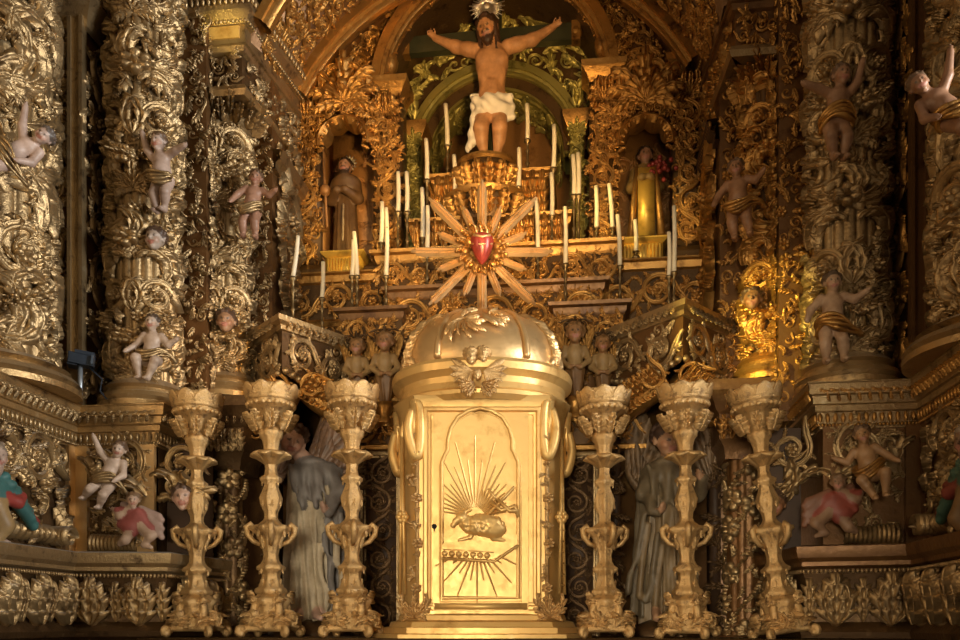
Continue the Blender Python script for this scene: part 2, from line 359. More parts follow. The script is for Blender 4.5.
def putto_fig(pose, skin=PALE, hair=(.16,.10,.06), seed=3):
    """unit-height chubby child, front -Y. pose: dict of joints"""
    f = Fig(); p = pose; hp, ch = A(*p['hip']), A(*p['chest']); up = (ch-hp)/np.linalg.norm(ch-hp)
    f.ell(hp + up*.10, A(.115,.10,.12), skin, .05); f.ell(ch, A(.115,.09,.11), skin, .05); f.ell(hp, A(.12,.11,.10), skin, .05); f.ell(hp + up*.12 - A(0,.05,0), .075, skin, .05)
    hd = A(*p['head']); f.cap(ch + up*.08, hd - up*.04, .05, .05, skin, .03)
    head(f, hd, .105, p.get('hr'), skin, hair, 'curls', seed=seed)
    for sd in (-1, 1):
        e, w, kn, ft = [A(*p[n + ('l' if sd < 0 else 'r')]) for n in ('elbow', 'wrist', 'knee', 'foot')]; lat = p.get('lat', A(1,0,0))
        sh = ch + up*.055 + lat*sd*.115; limb(f, [sh, e, w], [.052, .045, .033], skin, .025); hand(f, w, w-e, A(0,-1,0), .085, skin, .6, sd)
        h0 = hp + lat*sd*.065 - up*.03; limb(f, [h0, kn, ft], [.085, .06, .038], skin, .03); f.ell(kn + (ft-kn)*.35, .055, skin, .03)
        tz = A(*p.get('toe', (0,-.09,-.02))); f.cap(ft, ft + tz, .036, .028, skin, .02)
        for q in range(5): f.cap(ft + tz*.9 + lat*(q-2)*.012, ft + tz*1.28 + lat*(q-2)*.014, .011, .009, skin, .006)
    return f
STAND = dict(hip=(0,0,.42), chest=(.01,-.01,.66), head=(.02,-.03,.87), elbowl=(-.22,-.03,.60), wristl=(-.27,-.12,.47), elbowr=(.23,-.04,.66), wristr=(.33,-.13,.70), kneel=(-.09,-.06,.22), footl=(-.08,0,.04), kneer=(.08,-.09,.23), footr=(.10,-.02,.04))
REACH = dict(hip=(0,0,.40), chest=(.02,-.01,.64), head=(.04,-.04,.85), elbowl=(-.2,-.05,.72), wristl=(-.36,-.1,.74), elbowr=(.2,-.03,.78), wristr=(.25,-.06,.98), kneel=(-.08,-.08,.21), footl=(-.02,.0,.03), kneer=(.09,-.06,.21), footr=(.08,.0,.02))
def wing(root, d, up, L, n=8, rows=3, nrm=(0,-1,0)):
    """feathered wing: fan of overlapping feathers with a thick shoulder"""
    g = G(); root, d, up, nrm = A(*root), A(*d), A(*up), A(*nrm); o = Orn()
    for r in range(rows):
        for k in range(n):
            t = k/(n-1); a = -1.15 + .8*t + .12*r; o.put('feather', (.08 + .5*t*(1-.25*r))*1., (.12 + .16*math.sin(PI*t*.8) - .05*r), a, (1.0 - .28*r)*(.55 + .45*t), hs=.9, h0=.03*r + .01*(k % 2))
    o.to(lambda u, v, h: root + (u[..., None]*d + v[..., None]*up)*L + h[..., None]*nrm*L, g)
    pts = [root + (d*x + up*(.12 + .16*math.sin(PI*x/.6*.8)))*L for x in np.linspace(0, .62, 8)]
    g.tube(pts, np.linspace(.09, .04, 8)*L, 8); return g
def robe_fn(c, r0, r1, z0, z1, n=9, amp=.1, ey=.8, tw=0., ph=0., flare=1.3):
    """folded cloth cone: d(X,Y,Z)"""
    def f(X, Y, Z):
        t = np.clip((Z-z0)/(z1-z0), 0, 1); cx = c[0](t) if callable(c[0]) else c[0]; cy = c[1](t) if callable(c[1]) else c[1]
        dx = X-cx; dy = (Y-cy)/ey; rho = np.sqrt(dx*dx+dy*dy); th = np.arctan2(dx, -dy)
        r = r0 + (r1-r0)*(1-(1-t)**flare); w = np.sin(n*th + ph + tw*t) + .5*np.sin((n*1.7)*th + 2 + 3*t)
        d = (rho - r*(1 + amp*(1-.75*t)*w))*.75
        return np.maximum(d, np.maximum(z0-Z, Z-z1))
    R = max(r0, r1)*(1+1.6*amp); cx = [c[0](t) if callable(c[0]) else c[0] for t in (0, .5, 1)]; cy = [c[1](t) if callable(c[1]) else c[1] for t in (0, .5, 1)]
    return f, (min(cx)-R, min(cy)-R, z0), (max(cx)+R, max(cy)+R, z1)
def place(g, loc, s=1.0, rz=0.0, rx=0.0, ry=0.0):
    return g.xf(rotz(rz) @ roty(ry) @ rotx(rx) * s, loc)
# ---------------------------------------------------------------- materials
def nodes(name):
    m = bpy.data.materials.new(name); m.use_nodes = True; nt = m.node_tree; b = nt.nodes['Principled BSDF']; return m, nt, b
def link(nt, a, b): nt.links.new(a, b)
def noise(nt, sc, det=4, rough=.6, vec=None):
    n = nt.nodes.new('ShaderNodeTexNoise'); n.inputs['Scale'].default_value = sc; n.inputs['Detail'].default_value = det; n.inputs['Roughness'].default_value = rough
    if vec is None:
        tc = nt.nodes.new('ShaderNodeTexCoord'); vec = tc.outputs['Object']
    link(nt, vec, n.inputs['Vector']); return n
def ramp(nt, fac, stops):
    r = nt.nodes.new('ShaderNodeValToRGB'); e = r.color_ramp.elements
    while len(e) < len(stops): e.new(.5)
    for el, (p, c) in zip(e, stops): el.position = p; el.color = (*c, 1) if len(c) == 3 else c
    link(nt, fac, r.inputs['Fac']); return r
def gold(name, c_worn, c_gold, c_light, rough=.36, metal=.8, sc=9, bump=.25, dust=0.0):
    m, nt, b = nodes(name); n = noise(nt, sc, 6, .65); n2 = noise(nt, sc*6, 3, .6)
    r = ramp(nt, n.outputs['Fac'], [(.30, c_worn), (.46, c_gold), (.60, c_gold), (.78, c_light)]); out = r.outputs['Color']
    if dust:
        ge = nt.nodes.new('ShaderNodeNewGeometry'); sx = nt.nodes.new('ShaderNodeSeparateXYZ'); link(nt, ge.outputs['True Normal'], sx.inputs['Vector'])
        mr = nt.nodes.new('ShaderNodeMapRange'); mr.inputs['From Min'].default_value = .45; mr.inputs['From Max'].default_value = 1; mr.inputs['To Max'].default_value = dust; link(nt, sx.outputs['Z'], mr.inputs['Value'])
        mx = nt.nodes.new('ShaderNodeMix'); mx.data_type = 'RGBA'; link(nt, mr.outputs['Result'], mx.inputs['Factor']); link(nt, out, mx.inputs[6]); mx.inputs[7].default_value = (.42, .40, .37, 1); out = mx.outputs[2]
        iv = nt.nodes.new('ShaderNodeMath'); iv.operation = 'MULTIPLY_ADD'; link(nt, mr.outputs['Result'], iv.inputs[0]); iv.inputs[1].default_value = -metal*.9; iv.inputs[2].default_value = metal; link(nt, iv.outputs[0], b.inputs['Metallic'])
    else: b.inputs['Metallic'].default_value = metal
    link(nt, out, b.inputs['Base Color'])
    rr = nt.nodes.new('ShaderNodeMapRange'); rr.inputs['To Min'].default_value = rough-.1; rr.inputs['To Max'].default_value = rough+.18; link(nt, n2.outputs['Fac'], rr.inputs['Value']); link(nt, rr.outputs['Result'], b.inputs['Roughness'])
    bp = nt.nodes.new('ShaderNodeBump'); bp.inputs['Strength'].default_value = bump; bp.inputs['Distance'].default_value = .012; link(nt, n2.outputs['Fac'], bp.inputs['Height']); link(nt, bp.outputs['Normal'], b.inputs['Normal'])
    return m
def plain(name, c, rough=.5, metal=0, var=.25, sc=12, bump=.1):
    m, nt, b = nodes(name); n = noise(nt, sc, 5); c = np.array(c)
    r = ramp(nt, n.outputs['Fac'], [(.3, tuple(c*(1-var))), (.7, tuple(np.minimum(c*(1+var), 1)))]); link(nt, r.outputs['Color'], b.inputs['Base Color'])
    b.inputs['Roughness'].default_value = rough; b.inputs['Metallic'].default_value = metal
    bp = nt.nodes.new('ShaderNodeBump'); bp.inputs['Strength'].default_value = bump; bp.inputs['Distance'].default_value = .01; link(nt, n.outputs['Fac'], bp.inputs['Height']); link(nt, bp.outputs['Normal'], b.inputs['Normal'])
    return m
def paint(name, rough=.42, dirt=.35, metal=0.):
    m, nt, b = nodes(name); at = nt.nodes.new('ShaderNodeAttribute'); at.attribute_name = 'Col'; n = noise(nt, 14, 5)
    mx = nt.nodes.new('ShaderNodeMix'); mx.data_type = 'RGBA'; mx.blend_type = 'MULTIPLY'; mx.inputs['Factor'].default_value = dirt
    r = ramp(nt, n.outputs['Fac'], [(.32, (.30, .22, .15)), (.66, (.92, .88, .82))]); link(nt, at.outputs['Color'], mx.inputs[6]); link(nt, r.outputs['Color'], mx.inputs[7]); link(nt, mx.outputs[2], b.inputs['Base Color'])
    b.inputs['Roughness'].default_value = rough; b.inputs['Metallic'].default_value = metal; return m
M = {}
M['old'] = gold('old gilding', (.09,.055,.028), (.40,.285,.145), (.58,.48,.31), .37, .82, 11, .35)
M['oldd'] = gold('dusty old gilding', (.11,.065,.03), (.42,.285,.13), (.60,.50,.33), .36, .75, 10, .35, dust=.5)
M['warm'] = gold('warm gilding', (.11,.045,.014), (.46,.25,.07), (.66,.43,.16), .36, .8, 9, .35)
M['brite'] = gold('burnished gilding', (.52,.29,.08), (.80,.535,.20), (.87,.66,.34), .42, .6, 5, .10)
M['dome'] = gold('rubbed gilding', (.42,.26,.11), (.72,.49,.23), (.80,.63,.40), .36, .75, 4, .15)
M['cand'] = gold('pale gilding', (.22,.13,.06), (.62,.41,.18), (.74,.60,.42), .38, .62, 22, .5)
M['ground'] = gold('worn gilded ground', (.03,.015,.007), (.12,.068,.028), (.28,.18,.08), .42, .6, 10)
M['wood'] = plain('dark red brown wood', (.05,.024,.010), .6, 0, .35, 6)
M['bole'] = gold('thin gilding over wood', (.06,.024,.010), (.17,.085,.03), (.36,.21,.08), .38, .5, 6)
M['dust'] = plain('dusty grey ledge', (.30,.27,.24), .8, 0, .35, 18, .3)
M['niche'] = gold('brown gilded niche', (.14,.06,.02), (.42,.21,.07), (.55,.32,.11), .5, .3, 7)
M['paint'] = paint('polychrome paint', .45, .65); M['robe'] = paint('painted robe', .5, .5); M['wax'] = plain('ivory wax', (.86,.76,.55), .45, 0, .06)
M['brass'] = plain('brass', (.24,.17,.08), .4, .8, .3); M['iron'] = plain('dark metal', (.03,.045,.07), .4, .3, .2); M['steel'] = plain('grey metal', (.35,.40,.45), .4, .6, .1)
M['silver'] = plain('silver', (.75,.72,.66), .3, .9, .1); M['green'] = gold('green tinged gilding', (.07,.07,.02), (.36,.31,.09), (.55,.52,.22), .38, .6, 7)
M['cross'] = plain('dark green black wood', (.030,.034,.018), .4, 0, .3); M['red'] = plain('red enamel', (.28,.04,.03), .3, .2, .35, 20); M['cloth'] = plain('white linen', (.82,.76,.66), .7, 0, .08)
M['yellow'] = gold('yellow gilding with lamplight', (.45,.26,.05), (.78,.50,.10), (.86,.62,.2), .36, .6, 6, .1); M['ledge'] = gold('dust covered gilding', (.09,.055,.028), (.40,.285,.145), (.60,.51,.35), .4, .7, 11, .35, dust=.95)  # yellow: lamplight on the saints' pedestals is put into this colour
M['sun'] = gold('pale ray gilding', (.44,.27,.12), (.74,.52,.27), (.82,.64,.40), .36, .65, 8, .12); M['black'] = plain('black void', (.006,.005,.004), .8); M['glass'] = plain('lamp glass', (.10,.13,.17), .1, .2)
# ---------------------------------------------------------------- camera model: eye to the right of the chapel's axis, turned a little left
YAW = math.radians(7.0); SY, CY_ = math.sin(YAW), math.cos(YAW); EX = .605
def KD(px, Y): k = (px - 480)/F; return k, Y/(CY_ + k*SY)
def PX(px, Y): k, t = KD(px, Y); return EX + t*(-SY + k*CY_)
def PZ(py, Y, px=480): k, t = KD(px, Y); return CZ + (HY - py)/F*t
def P3(px, py, Y): return A(PX(px, Y), Y, PZ(py, Y, px))
def side_g(g, s):
    if s > 0: g.V = [v*A(-1, 1, 1) for v in g.V]; g.Q = [q[:, ::-1] for q in g.Q]
    return g
ZC = 2.81                                   # top of the pedestal cornice
SIDE = {-1: 'left', 1: 'right'}
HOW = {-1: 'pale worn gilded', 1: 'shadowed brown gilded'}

def column_carving(cx, cy, z0, z1, R, seed, s=.11, dens=.75):
    r = np.random.default_rng(seed); o = Orn(); H = z1 - z0; v = .03; k = 0; U = 1.75*R; q0 = R/.18
    while v < H - .06:
        q = k % 6; w = q0*r.uniform(.9, 1.15); f = 1 if r.random() < .5 else -1; h = .20
        if q == 0:      # crossed sprays rising from a mask-like shell
            o.put('palmette', 0, v, 0, .17*w, hs=h); o.sym('leafc', .03*w, v + .04, -.15, .26*w, hs=h); o.sym('leafb', .06*w, v + .02, .9, .24*w, hs=h); o.sym('tail', .22*w, v + .10, 1.0, .065*w, hs=.2)
        elif q == 1:    # festoon
            for a in np.linspace(-1, 1, 15): o.put(r.choice(['rose', 'cluster', 'spray']), a*U*.55, v + .13 - .12*(1-a*a), r.uniform(0, 6.28), .05, hs=.15, h0=.03)
            o.sym('leafc', .2*w, v + .12, 2.2, .2*w, hs=h); o.sym('leafb', .24*w, v - .02, 1.0, .2*w, hs=h)
        elif q == 2:    # big pair of scrolls
            o.sym('rinceau', .12*w, v + .08, .6, .10*w, hs=.24); o.put('leafb', 0, v - .02, 2.1, .24*w, hs=h, flip=-1); o.put('leafb', 0, v - .02, 1.0, .24*w, hs=h)
        elif q == 3:    # flutes show between side leaves
            o.sym('leafc', .16*w, v, 1.2, .28*w, hs=h); o.sym('leafb', .25*w, v + .04, 1.6, .22*w, hs=h)
        elif q == 4:    # swirling spray to one side
            for j in range(4): o.put('leafb' if j % 2 else 'leafc', -f*.02, v + .04, (0 if f > 0 else PI) + f*(-.5 + .5*j), (.28 - .02*j)*w, hs=h, flip=f, h0=.01*j)
            for j in range(3): o.put('leafa', -f*.04, v + .05, (PI if f > 0 else 0) + f*(-.3 + .6*j), .2*w, hs=h, flip=-f)
            o.put('rose', -f*.02, v + .05, 0, .06*w, hs=.16, h0=.05)
        else:
            o.sym('leafb', .03*w, v + .02, -.9, .22*w, hs=h); o.sym('leafa', .1*w, v + .1, .2, .22*w, hs=h); o.put('cluster', 0, v + .05, 0, .07*w, hs=.18, h0=.03); o.sym('cscroll', .2*w, v + .05, 1.9, .06*w, hs=.2)
        k += 1; v += r.uniform(.15, .20)*q0**.5
    fill(o, -U, U, 0, H, s*.75, dens*.42, 1.5, (.55, .1, .12, .23), seed + 1)
    fill(o, .5*U, U, 0, H, s*.8, .75, 1.6, (.55, .12, .13, .2), seed + 2); fill(o, -U, -.5*U, 0, H, s*.8, .75, 1.6, (.55, .12, .13, .2), seed + 3)
    return o
def column(label, cx, cy, z0, z1, R, seed, mat='old', base=True, cap=False, dens=.75, name='column', face=0.0):
    t = thing(name, label, 'column', (cx, cy, z0))
    zb = z0
    if base:
        zb = z0 + .15
        mk('base', G().lathe([(R*1.1,z0), (R*1.5,z0), (R*1.5,z0+.03), (R*1.42,z0+.035), (R*1.5,z0+.055), (R*1.44,z0+.08), (R*1.25,z0+.09), (R*1.22,z0+.11), (R*1.32,z0+.125), (R*1.2,z0+.145), (R,z0+.17)], (cx,cy,0), 64), M['oldd' if mat == 'old' else mat], t, 40)
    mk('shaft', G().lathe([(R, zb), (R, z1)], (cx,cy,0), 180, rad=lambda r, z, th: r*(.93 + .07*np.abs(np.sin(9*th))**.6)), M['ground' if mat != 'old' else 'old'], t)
    o = column_carving(cx, cy, zb, z1, R, seed, dens=dens)
    sf = cyl(0, 0, zb, R*.97); Rm = rotz(face)
    mk('carved_foliage', o.to(lambda u, v, h: sf(u, v, h) @ Rm.T + A(cx, cy, 0)), M[mat], t)
    if cap:
        g = G().lathe([(R,z1-.02), (R*1.12,z1), (R*1.05,z1+.02), (R*1.1,z1+.10), (R*1.4,z1+.16)], (cx,cy,0), 32); oo = Orn()
        for k in range(12):
            u = (k-5.5)*2*PI*R/12; oo.put('leaf', u, 0, PI/2, .12, hs=.3); oo.put('leaf', u + PI*R/12, .05, PI/2, .13, hs=.35)
        oo.to(cyl(cx, cy, z1, R*1.02), g); g.box((cx,cy,z1+.175), (R*2.7, R*2.7, .04)); mk('capital', g, M[mat], t, 40)
    return t

COLMAT = {-1: 'old', 1: 'bole'}
def build_side(s):
    nm = SIDE[s]; mt = 'old' if s < 0 else 'warm'; md = 'oldd' if s < 0 else 'old'; S = lambda g: side_g(g, s)  # right side's shade is put into browner gilding on its mirrored parts
    # ---- the wall behind, stepped
    path = [(-3.6, 4.66), (-2.24, 4.66), (-2.24, 4.98), (-1.66, 4.98), (-1.66, 5.38), (-1.40, 5.38), (-1.40, 6.3)]
    mk('wall_' + nm, S(G().sweep(path, [(0, ZC-.1), (0, 6.6), (-.3, 6.6), (-.3, ZC-.1)])), M['bole'], kind='structure', sharp=30)
    # ---- lower pedestals
    t = thing('pedestal', f'{HOW[s]} carved pedestal carrying the pair of tall columns on the {nm} wall', 'pedestal', (s*2.3, 4.64, 0))
    low = [(-2.29, 2.6), (-2.29, 4.64), (-1.80, 4.64), (-1.80, 5.3)]
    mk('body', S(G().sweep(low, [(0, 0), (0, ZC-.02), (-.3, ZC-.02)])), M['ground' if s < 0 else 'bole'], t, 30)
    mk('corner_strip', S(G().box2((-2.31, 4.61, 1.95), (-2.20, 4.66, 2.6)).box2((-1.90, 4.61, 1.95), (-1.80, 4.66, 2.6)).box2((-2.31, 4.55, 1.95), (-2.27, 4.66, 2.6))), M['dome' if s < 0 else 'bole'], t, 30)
    # relief on the inner return face (u along Y) and on the front face
    sa = flat((-2.285, 0, 0), (0,1,0), (0,0,1), (1,0,0)); sb = flat((0, 4.635, 0), (1,0,0), (0,0,1), (0,-1,0))
    o = Orn()
    o.put('rinceau', 4.28, 2.46, .5, .14, hs=.18, flip=1); o.put('rinceau', 4.02, 2.42, 2.5, .13, hs=.18, flip=-1); o.put('tail', 4.48, 2.52, 2.2, .07, hs=.12); o.put('rinceau', 3.75, 2.4, .3, .15, hs=.18)
    fill(o, 3.3, 4.56, 2.03, 2.58, .09, .85, 1.3, (.5,.12,.12,.26), 5 + s)
    for k in range(5): o.put('scroll', 4.42 - .0*k, 2.06, 0, .06, hs=.2, h0=.02*k)
    for k in range(9): o.put('egg', 3.95 + .05*k, 2.07, 0, .035, hs=.09, sy=1.6)
    mk('return_foliage', S(o.to(sa)), M[md], t)
    o = Orn(); o.put('rinceau', -1.98, 2.49, 1.2, .13, hs=.2, flip=-1); o.put('tail', -2.13, 2.5, .3, .08, hs=.14); o.put('leafb', -2.16, 2.35, 1.2, .22, hs=.3); o.put('leafb', -1.84, 2.3, 2.2, .25, hs=.3)
    fill(o, -2.19, -1.82, 2.0, 2.58, .075, .85, 1.3, (.5,.14,.1,.26), 9 + s)
    mk('front_foliage', S(o.to(sb)), M[md], t)
    g = G(); x0 = -2.16
    for k in range(12): g.merge(G().lathe([(.02,0), (.055-.0015*k,.0), (.06-.0015*k,.012), (.05-.0015*k,.024)], n=14).xf(roty(PI/2), (x0 + .022*k, 4.60, 2.04)))
    mk('horn', S(g), M[md], t, 40)
    # ---- cornice of the pedestals
    t = thing('cornice', f'stepped egg and leaf cornice under the tall columns on the {nm} wall', 'cornice', (s*2.3, 4.6, 2.58))
    pr = [(-.02,2.585), (.015,2.585), (.015,2.605), (.03,2.61), (.03,2.665), (.042,2.67), (.042,2.70), (.055,2.705), (.06,2.745), (.078,2.75), (.085,2.80), (.09,2.805), (.09,ZC), (-.4,ZC)]
    mk('moulding', S(G().sweep(low, pr)), M[md], t, 30)
    g = G(); beads(g, along(offset(low, .036), .036, 2.637), (.012,.012,.026)); beads(g, along(offset(low, .03), .017, 2.602), .0085); mk('egg_border', S(g), M[mt], t)
    g = G(); p5 = offset(low, .07)
    for a, b in zip(p5[:-1], p5[1:]):
        L = np.linalg.norm(b-a); d = np.append((b-a)/L, 0); nr = A(d[1], -d[0], 0); o = Orn()
        for k in range(int(L/.05)): o.put('leafa', k*.05, 2.765, -.2, .055, hs=.07); o.put('leaf', k*.05, 2.71, PI/2 - .3, .045, hs=.08)
        o.to(flat(np.append(a, 0), d, (0,0,1), nr), g)
    mk('leaf_border_foliage', S(g), M[mt], t)
    # ---- plinth ledge with acanthus frieze
    t = thing('plinth', f'low plinth with a dusty ledge and big acanthus leaves on the {nm} wall', 'plinth', (s*2.3, 4.5, 1.3))
    lp = [(-2.21, 2.4), (-2.21, 4.47), (-1.72, 4.57), (-1.62, 5.3)]
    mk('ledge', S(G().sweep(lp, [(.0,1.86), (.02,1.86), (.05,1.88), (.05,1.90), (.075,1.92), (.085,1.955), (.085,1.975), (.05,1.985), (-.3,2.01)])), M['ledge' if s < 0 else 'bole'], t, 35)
    mk('moulding', S(G().sweep(lp, [(-.05,1.1), (.0,1.1), (.0,1.5), (.05,1.52), (.06,1.55), (.04,1.57), (.01,1.60), (.0,1.70), (.02,1.80), (.035,1.84), (.03,1.865)])), M['ground'], t, 30)
    g = G(); beads(g, along(offset(lp, .05), .02, 1.853), (.009,.009,.012)); mk('bead_border', S(g), M[md], t)
    g = G()
    for a, b in zip(lp[:-1], lp[1:]):
        a, b = A(*a), A(*b); L = np.linalg.norm(b-a); d = np.append((b-a)/L, 0); nr = A(d[1], -d[0], 0); o = Orn(); n = int(L/.21)
        for k in range(n):
            u = (k+.5)*L/n; o.put('leaf', u, 1.585, PI/2, .26, hs=.24, sy=1.5, h0=.03); o.sym('leafb', .01, 1.59, .95, .27, u0=u, hs=.22, h0=.02); o.sym('leafa', .0, 1.60, 1.25, .25, u0=u, hs=.22, h0=.01); o.put('leaf', u + .5*L/n, 1.60, PI/2, .22, hs=.2, sy=1.1); o.put('bead', u, 1.60, 0, .03, hs=.06)
        o.to(flat(np.append(a, 0), d, (0,0,1), nr), g)
    mk('acanthus_foliage', S(g), M['oldd' if s < 0 else 'old'], t)
    # ---- panel and framed strip behind the nearest column
    t = thing('pilaster', f'flat pilaster with plain upright edge and scrolled return beside the nearest {nm} column', 'pilaster', (s*2.25, 4.62, ZC))
    zt = 5.02
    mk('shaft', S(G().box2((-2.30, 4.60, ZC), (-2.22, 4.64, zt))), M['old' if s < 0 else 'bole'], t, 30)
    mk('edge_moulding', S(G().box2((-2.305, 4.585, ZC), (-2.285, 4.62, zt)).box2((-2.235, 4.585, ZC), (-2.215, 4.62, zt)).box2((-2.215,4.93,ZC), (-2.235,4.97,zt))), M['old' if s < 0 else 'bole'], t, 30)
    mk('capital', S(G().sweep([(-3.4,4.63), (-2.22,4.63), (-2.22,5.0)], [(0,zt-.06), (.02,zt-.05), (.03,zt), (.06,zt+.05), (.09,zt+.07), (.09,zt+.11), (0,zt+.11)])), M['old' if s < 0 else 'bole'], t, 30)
    o = Orn(); rinceaux(o, 4.64, 4.95, ZC + .05, zt - .08, True, 3); mk('return_foliage', S(o.to(flat((-2.235,0,0), (0,1,0), (0,0,1), (1,0,0)))), M[mt], t)
    o = Orn(); rinceaux(o, -2.66, -2.30, ZC + .05, zt - .05, True, 4, 1.3); fill(o, -2.68, -2.30, ZC, zt, .09, .8, 1.1, seed=12); fill(o, -3.2, -2.2, zt + .12, 5.7, .10, .95, 1.3, seed=13)
    mk('panel_foliage', S(o.to(flat((0,4.655,0), (1,0,0), (0,0,1), (0,-1,0)))), M[mt], t)
    # ---- carved panel behind the second column and on the stepped walls
    t = thing('wall_relief', f'carved foliage relief on the stepped wall between the {nm} columns', 'relief', (s*1.9, 4.98, ZC))
    o = Orn(); fill(o, -2.22, -1.66, ZC, 5.9, .065, .95, 1.3, seed=21 + s); mk('foliage', S(o.to(flat((0,4.98,0), (1,0,0), (0,0,1), (0,-1,0)))), M[mt], t)
    o = Orn(); rinceaux(o, 5.02, 5.36, 3.0, 4.8, True, 5, 1.2); fill(o, 5.0, 5.38, ZC, 5.2, .06, .95, 1.2, seed=22 + s); mk('return_foliage', S(o.to(flat((-1.655,0,0), (0,1,0), (0,0,1), (1,0,0)))), M[mt], t)
    o = Orn(); fill(o, -1.65, -1.41, 2.95, 4.78, .065, 1, 1.3, seed=23 + s); mk('inner_foliage', S(o.to(flat((0,5.378,0), (1,0,0), (0,0,1), (0,-1,0)))), M[mt], t)
    # ---- columns
    mA = 'old' if s < 0 else 'bole'
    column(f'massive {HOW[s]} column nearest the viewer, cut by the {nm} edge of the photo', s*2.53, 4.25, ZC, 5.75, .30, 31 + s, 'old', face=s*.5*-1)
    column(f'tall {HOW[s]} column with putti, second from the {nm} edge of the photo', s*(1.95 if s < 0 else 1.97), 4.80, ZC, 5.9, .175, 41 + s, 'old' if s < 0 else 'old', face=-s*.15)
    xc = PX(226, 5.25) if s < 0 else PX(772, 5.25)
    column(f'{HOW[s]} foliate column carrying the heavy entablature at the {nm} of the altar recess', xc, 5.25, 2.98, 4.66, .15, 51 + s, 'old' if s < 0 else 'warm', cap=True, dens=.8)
    # ---- entablature above the inner column
    t = thing('entablature', f'heavy entablature with beaded cornice and bright band over the inner {nm} column', 'entablature', (s*1.55, 5.1, 4.9))
    d = -.03 if s < 0 else -.0
    ep = [(-1.86+d,5.3), (-1.86+d,5.06), (-1.44+d,5.06), (-1.36,6.2)]
    mk('frieze', S(G().sweep(ep, [(0,4.80), (0,5.08)])), M['ground' if s < 0 else 'bole'], t, 30)
    mk('moulding', S(G().sweep(ep, [(-.3,4.78), (.03,4.78), (.045,4.81), (.03,4.84), (0,4.85)])), M[md], t, 30)
    mk('cornice', S(G().sweep(ep, [(0,5.04), (.02,5.05), (.03,5.08), (.045,5.085), (.045,5.11), (.035,5.11), (.035,5.19), (.05,5.195), (.06,5.21), (.10,5.25), (.11,5.40), (.14,5.42), (.15,5.50), (.20,5.56), (.21,5.70), (0,5.75)])), M['old' if s < 0 else 'bole'], t, 30)
    mk('gilded_band', S(G().box2((-1.80+d,5.012,5.115), (-1.44+d,5.03,5.187))), M['brite'], t, 30)
    g = G(); beads(g, along(offset(ep, .112), .035, 5.30), (.015,.015,.03)); mk('egg_border', S(g), M[mt], t); g = G(); beads(g, along(offset(ep, .06), .025, 5.205), .012); mk('bead_border', S(g), M[mt], t)
    o = Orn(); fill(o, -1.86+d, -1.46+d, 4.85, 5.05, .07, 1, 1.2, seed=61); g = o.to(flat((0,5.055,0), (1,0,0), (0,0,1), (0,-1,0)))
    o = Orn(); fill(o, 5.1, 6.1, 4.85, 5.05, .08, 1, 1.2, seed=62); o.to(flat((-1.44+d-5.06*(.08-d)/1.14+.006,0,0), ((.08-d)/1.14,1,0), (0,0,1), (1,-.08,0)), g); mk('carved_foliage', S(g), M[mt], t)
    mk('wall_spandrel_' + nm, S(G().box2((-1.95,5.12,5.44), (-1.47,5.4,6.6))), M['bole'], kind='structure')
    # ---- inner side wall towards the back
    t = thing('side_panel', f'narrow carved side panel with beaded impost deep in the recess on the {nm}', 'relief', (s*1.4, 5.6, 3.0))
    o = Orn(); rinceaux(o, 5.42, 5.86, 3.1, 4.5, True, 6, 1.6); fill(o, 5.4, 5.88, 4.62, 4.85, .10, 1, 1.2, seed=66); mk('carved_foliage', S(o.to(flat((-1.395,0,0), (0,1,0), (0,0,1), (1,0,0)))), M[mt], t)
    ip = [(-1.40,5.36), (-1.40,5.95)]
    mk('impost', S(G().sweep(ip, [(0,4.50), (.03,4.5), (.03,4.54), (.06,4.56), (.08,4.62), (0,4.63)])), M['wood' if s > 0 else 'old'], t, 30)
    g = G(); beads(g, along(offset(ip, .06), .03, 4.6), (.014,.014,.022)); mk('bead_border', S(g), M[mt], t)
    # ---- vine pedestal column below, with block above it
    vx = PX(228, 5.2) if s < 0 else PX(744, 5.2)
    t = thing('vine_column', f'small dark vine wound column behind the {nm} end candlestick of the altar', 'column', (vx, 5.2, 1.3))
    mk('shaft', G().lathe([(.10,1.3), (.10,2.55)], (vx,5.2,0), 60, rad=lambda r, z, th: r*(.9 + .1*np.abs(np.sin(5*th)))), M['ground' if s < 0 else 'bole'], t)
    o = Orn(); r = np.random.default_rng(5)
    for k in range(40):
        v = .02 + k*.03; o.put(r.choice(['leafa','leafb','spray','rose']), .17*math.sin(k*.9) + r.normal(0, .03), v, r.uniform(0, 6.28), .07, hs=.075, flip=r.choice([1,-1]), h0=.008)
        o.put('leafa', .14*math.cos(k*1.3), v, 1.57 + r.normal(0, .9), .08, hs=.08)
    for ph in (0, 2.1, 4.2):
        for w in range(60): o.put('bead', (((ph + w*.16) % (2*PI)) - PI)*.095, .02 + w*.0195, 0, .014, hs=.03)
    mk('vine_foliage', o.to(cyl(vx, 5.2, 1.32, .095)), M['old'], t)
    mk('base', G().box((vx,5.2,1.4), (.34,.34,.25)), M['ground' if s < 0 else 'bole'], t)
    blk = [(vx-.16,5.4), (vx-.16,5.06), (vx+.16,5.06), (vx+.16,5.4)]
    mk('capital_block', G().sweep(blk, [(-.19,2.53), (-.04,2.53), (-.03,2.60), (0,2.64), (.0,2.78), (.02,2.80), (.05,2.88), (.07,2.90), (.07,2.96), (-.19,2.98)]), M['ground' if s < 0 else 'bole'], t, 30)
    o = Orn()
    for k in range(7): o.put('leaf', vx - .14 + k*.047, 2.63, PI/2, .14, hs=.16, sy=1.2); o.put('leafa', vx - .13 + k*.047, 2.80, PI/2 - .4, .08, hs=.1)
    mk('capital_foliage', o.to(flat((0,5.055,0), (1,0,0), (0,0,1), (0,-1,0))), M[mt], t)
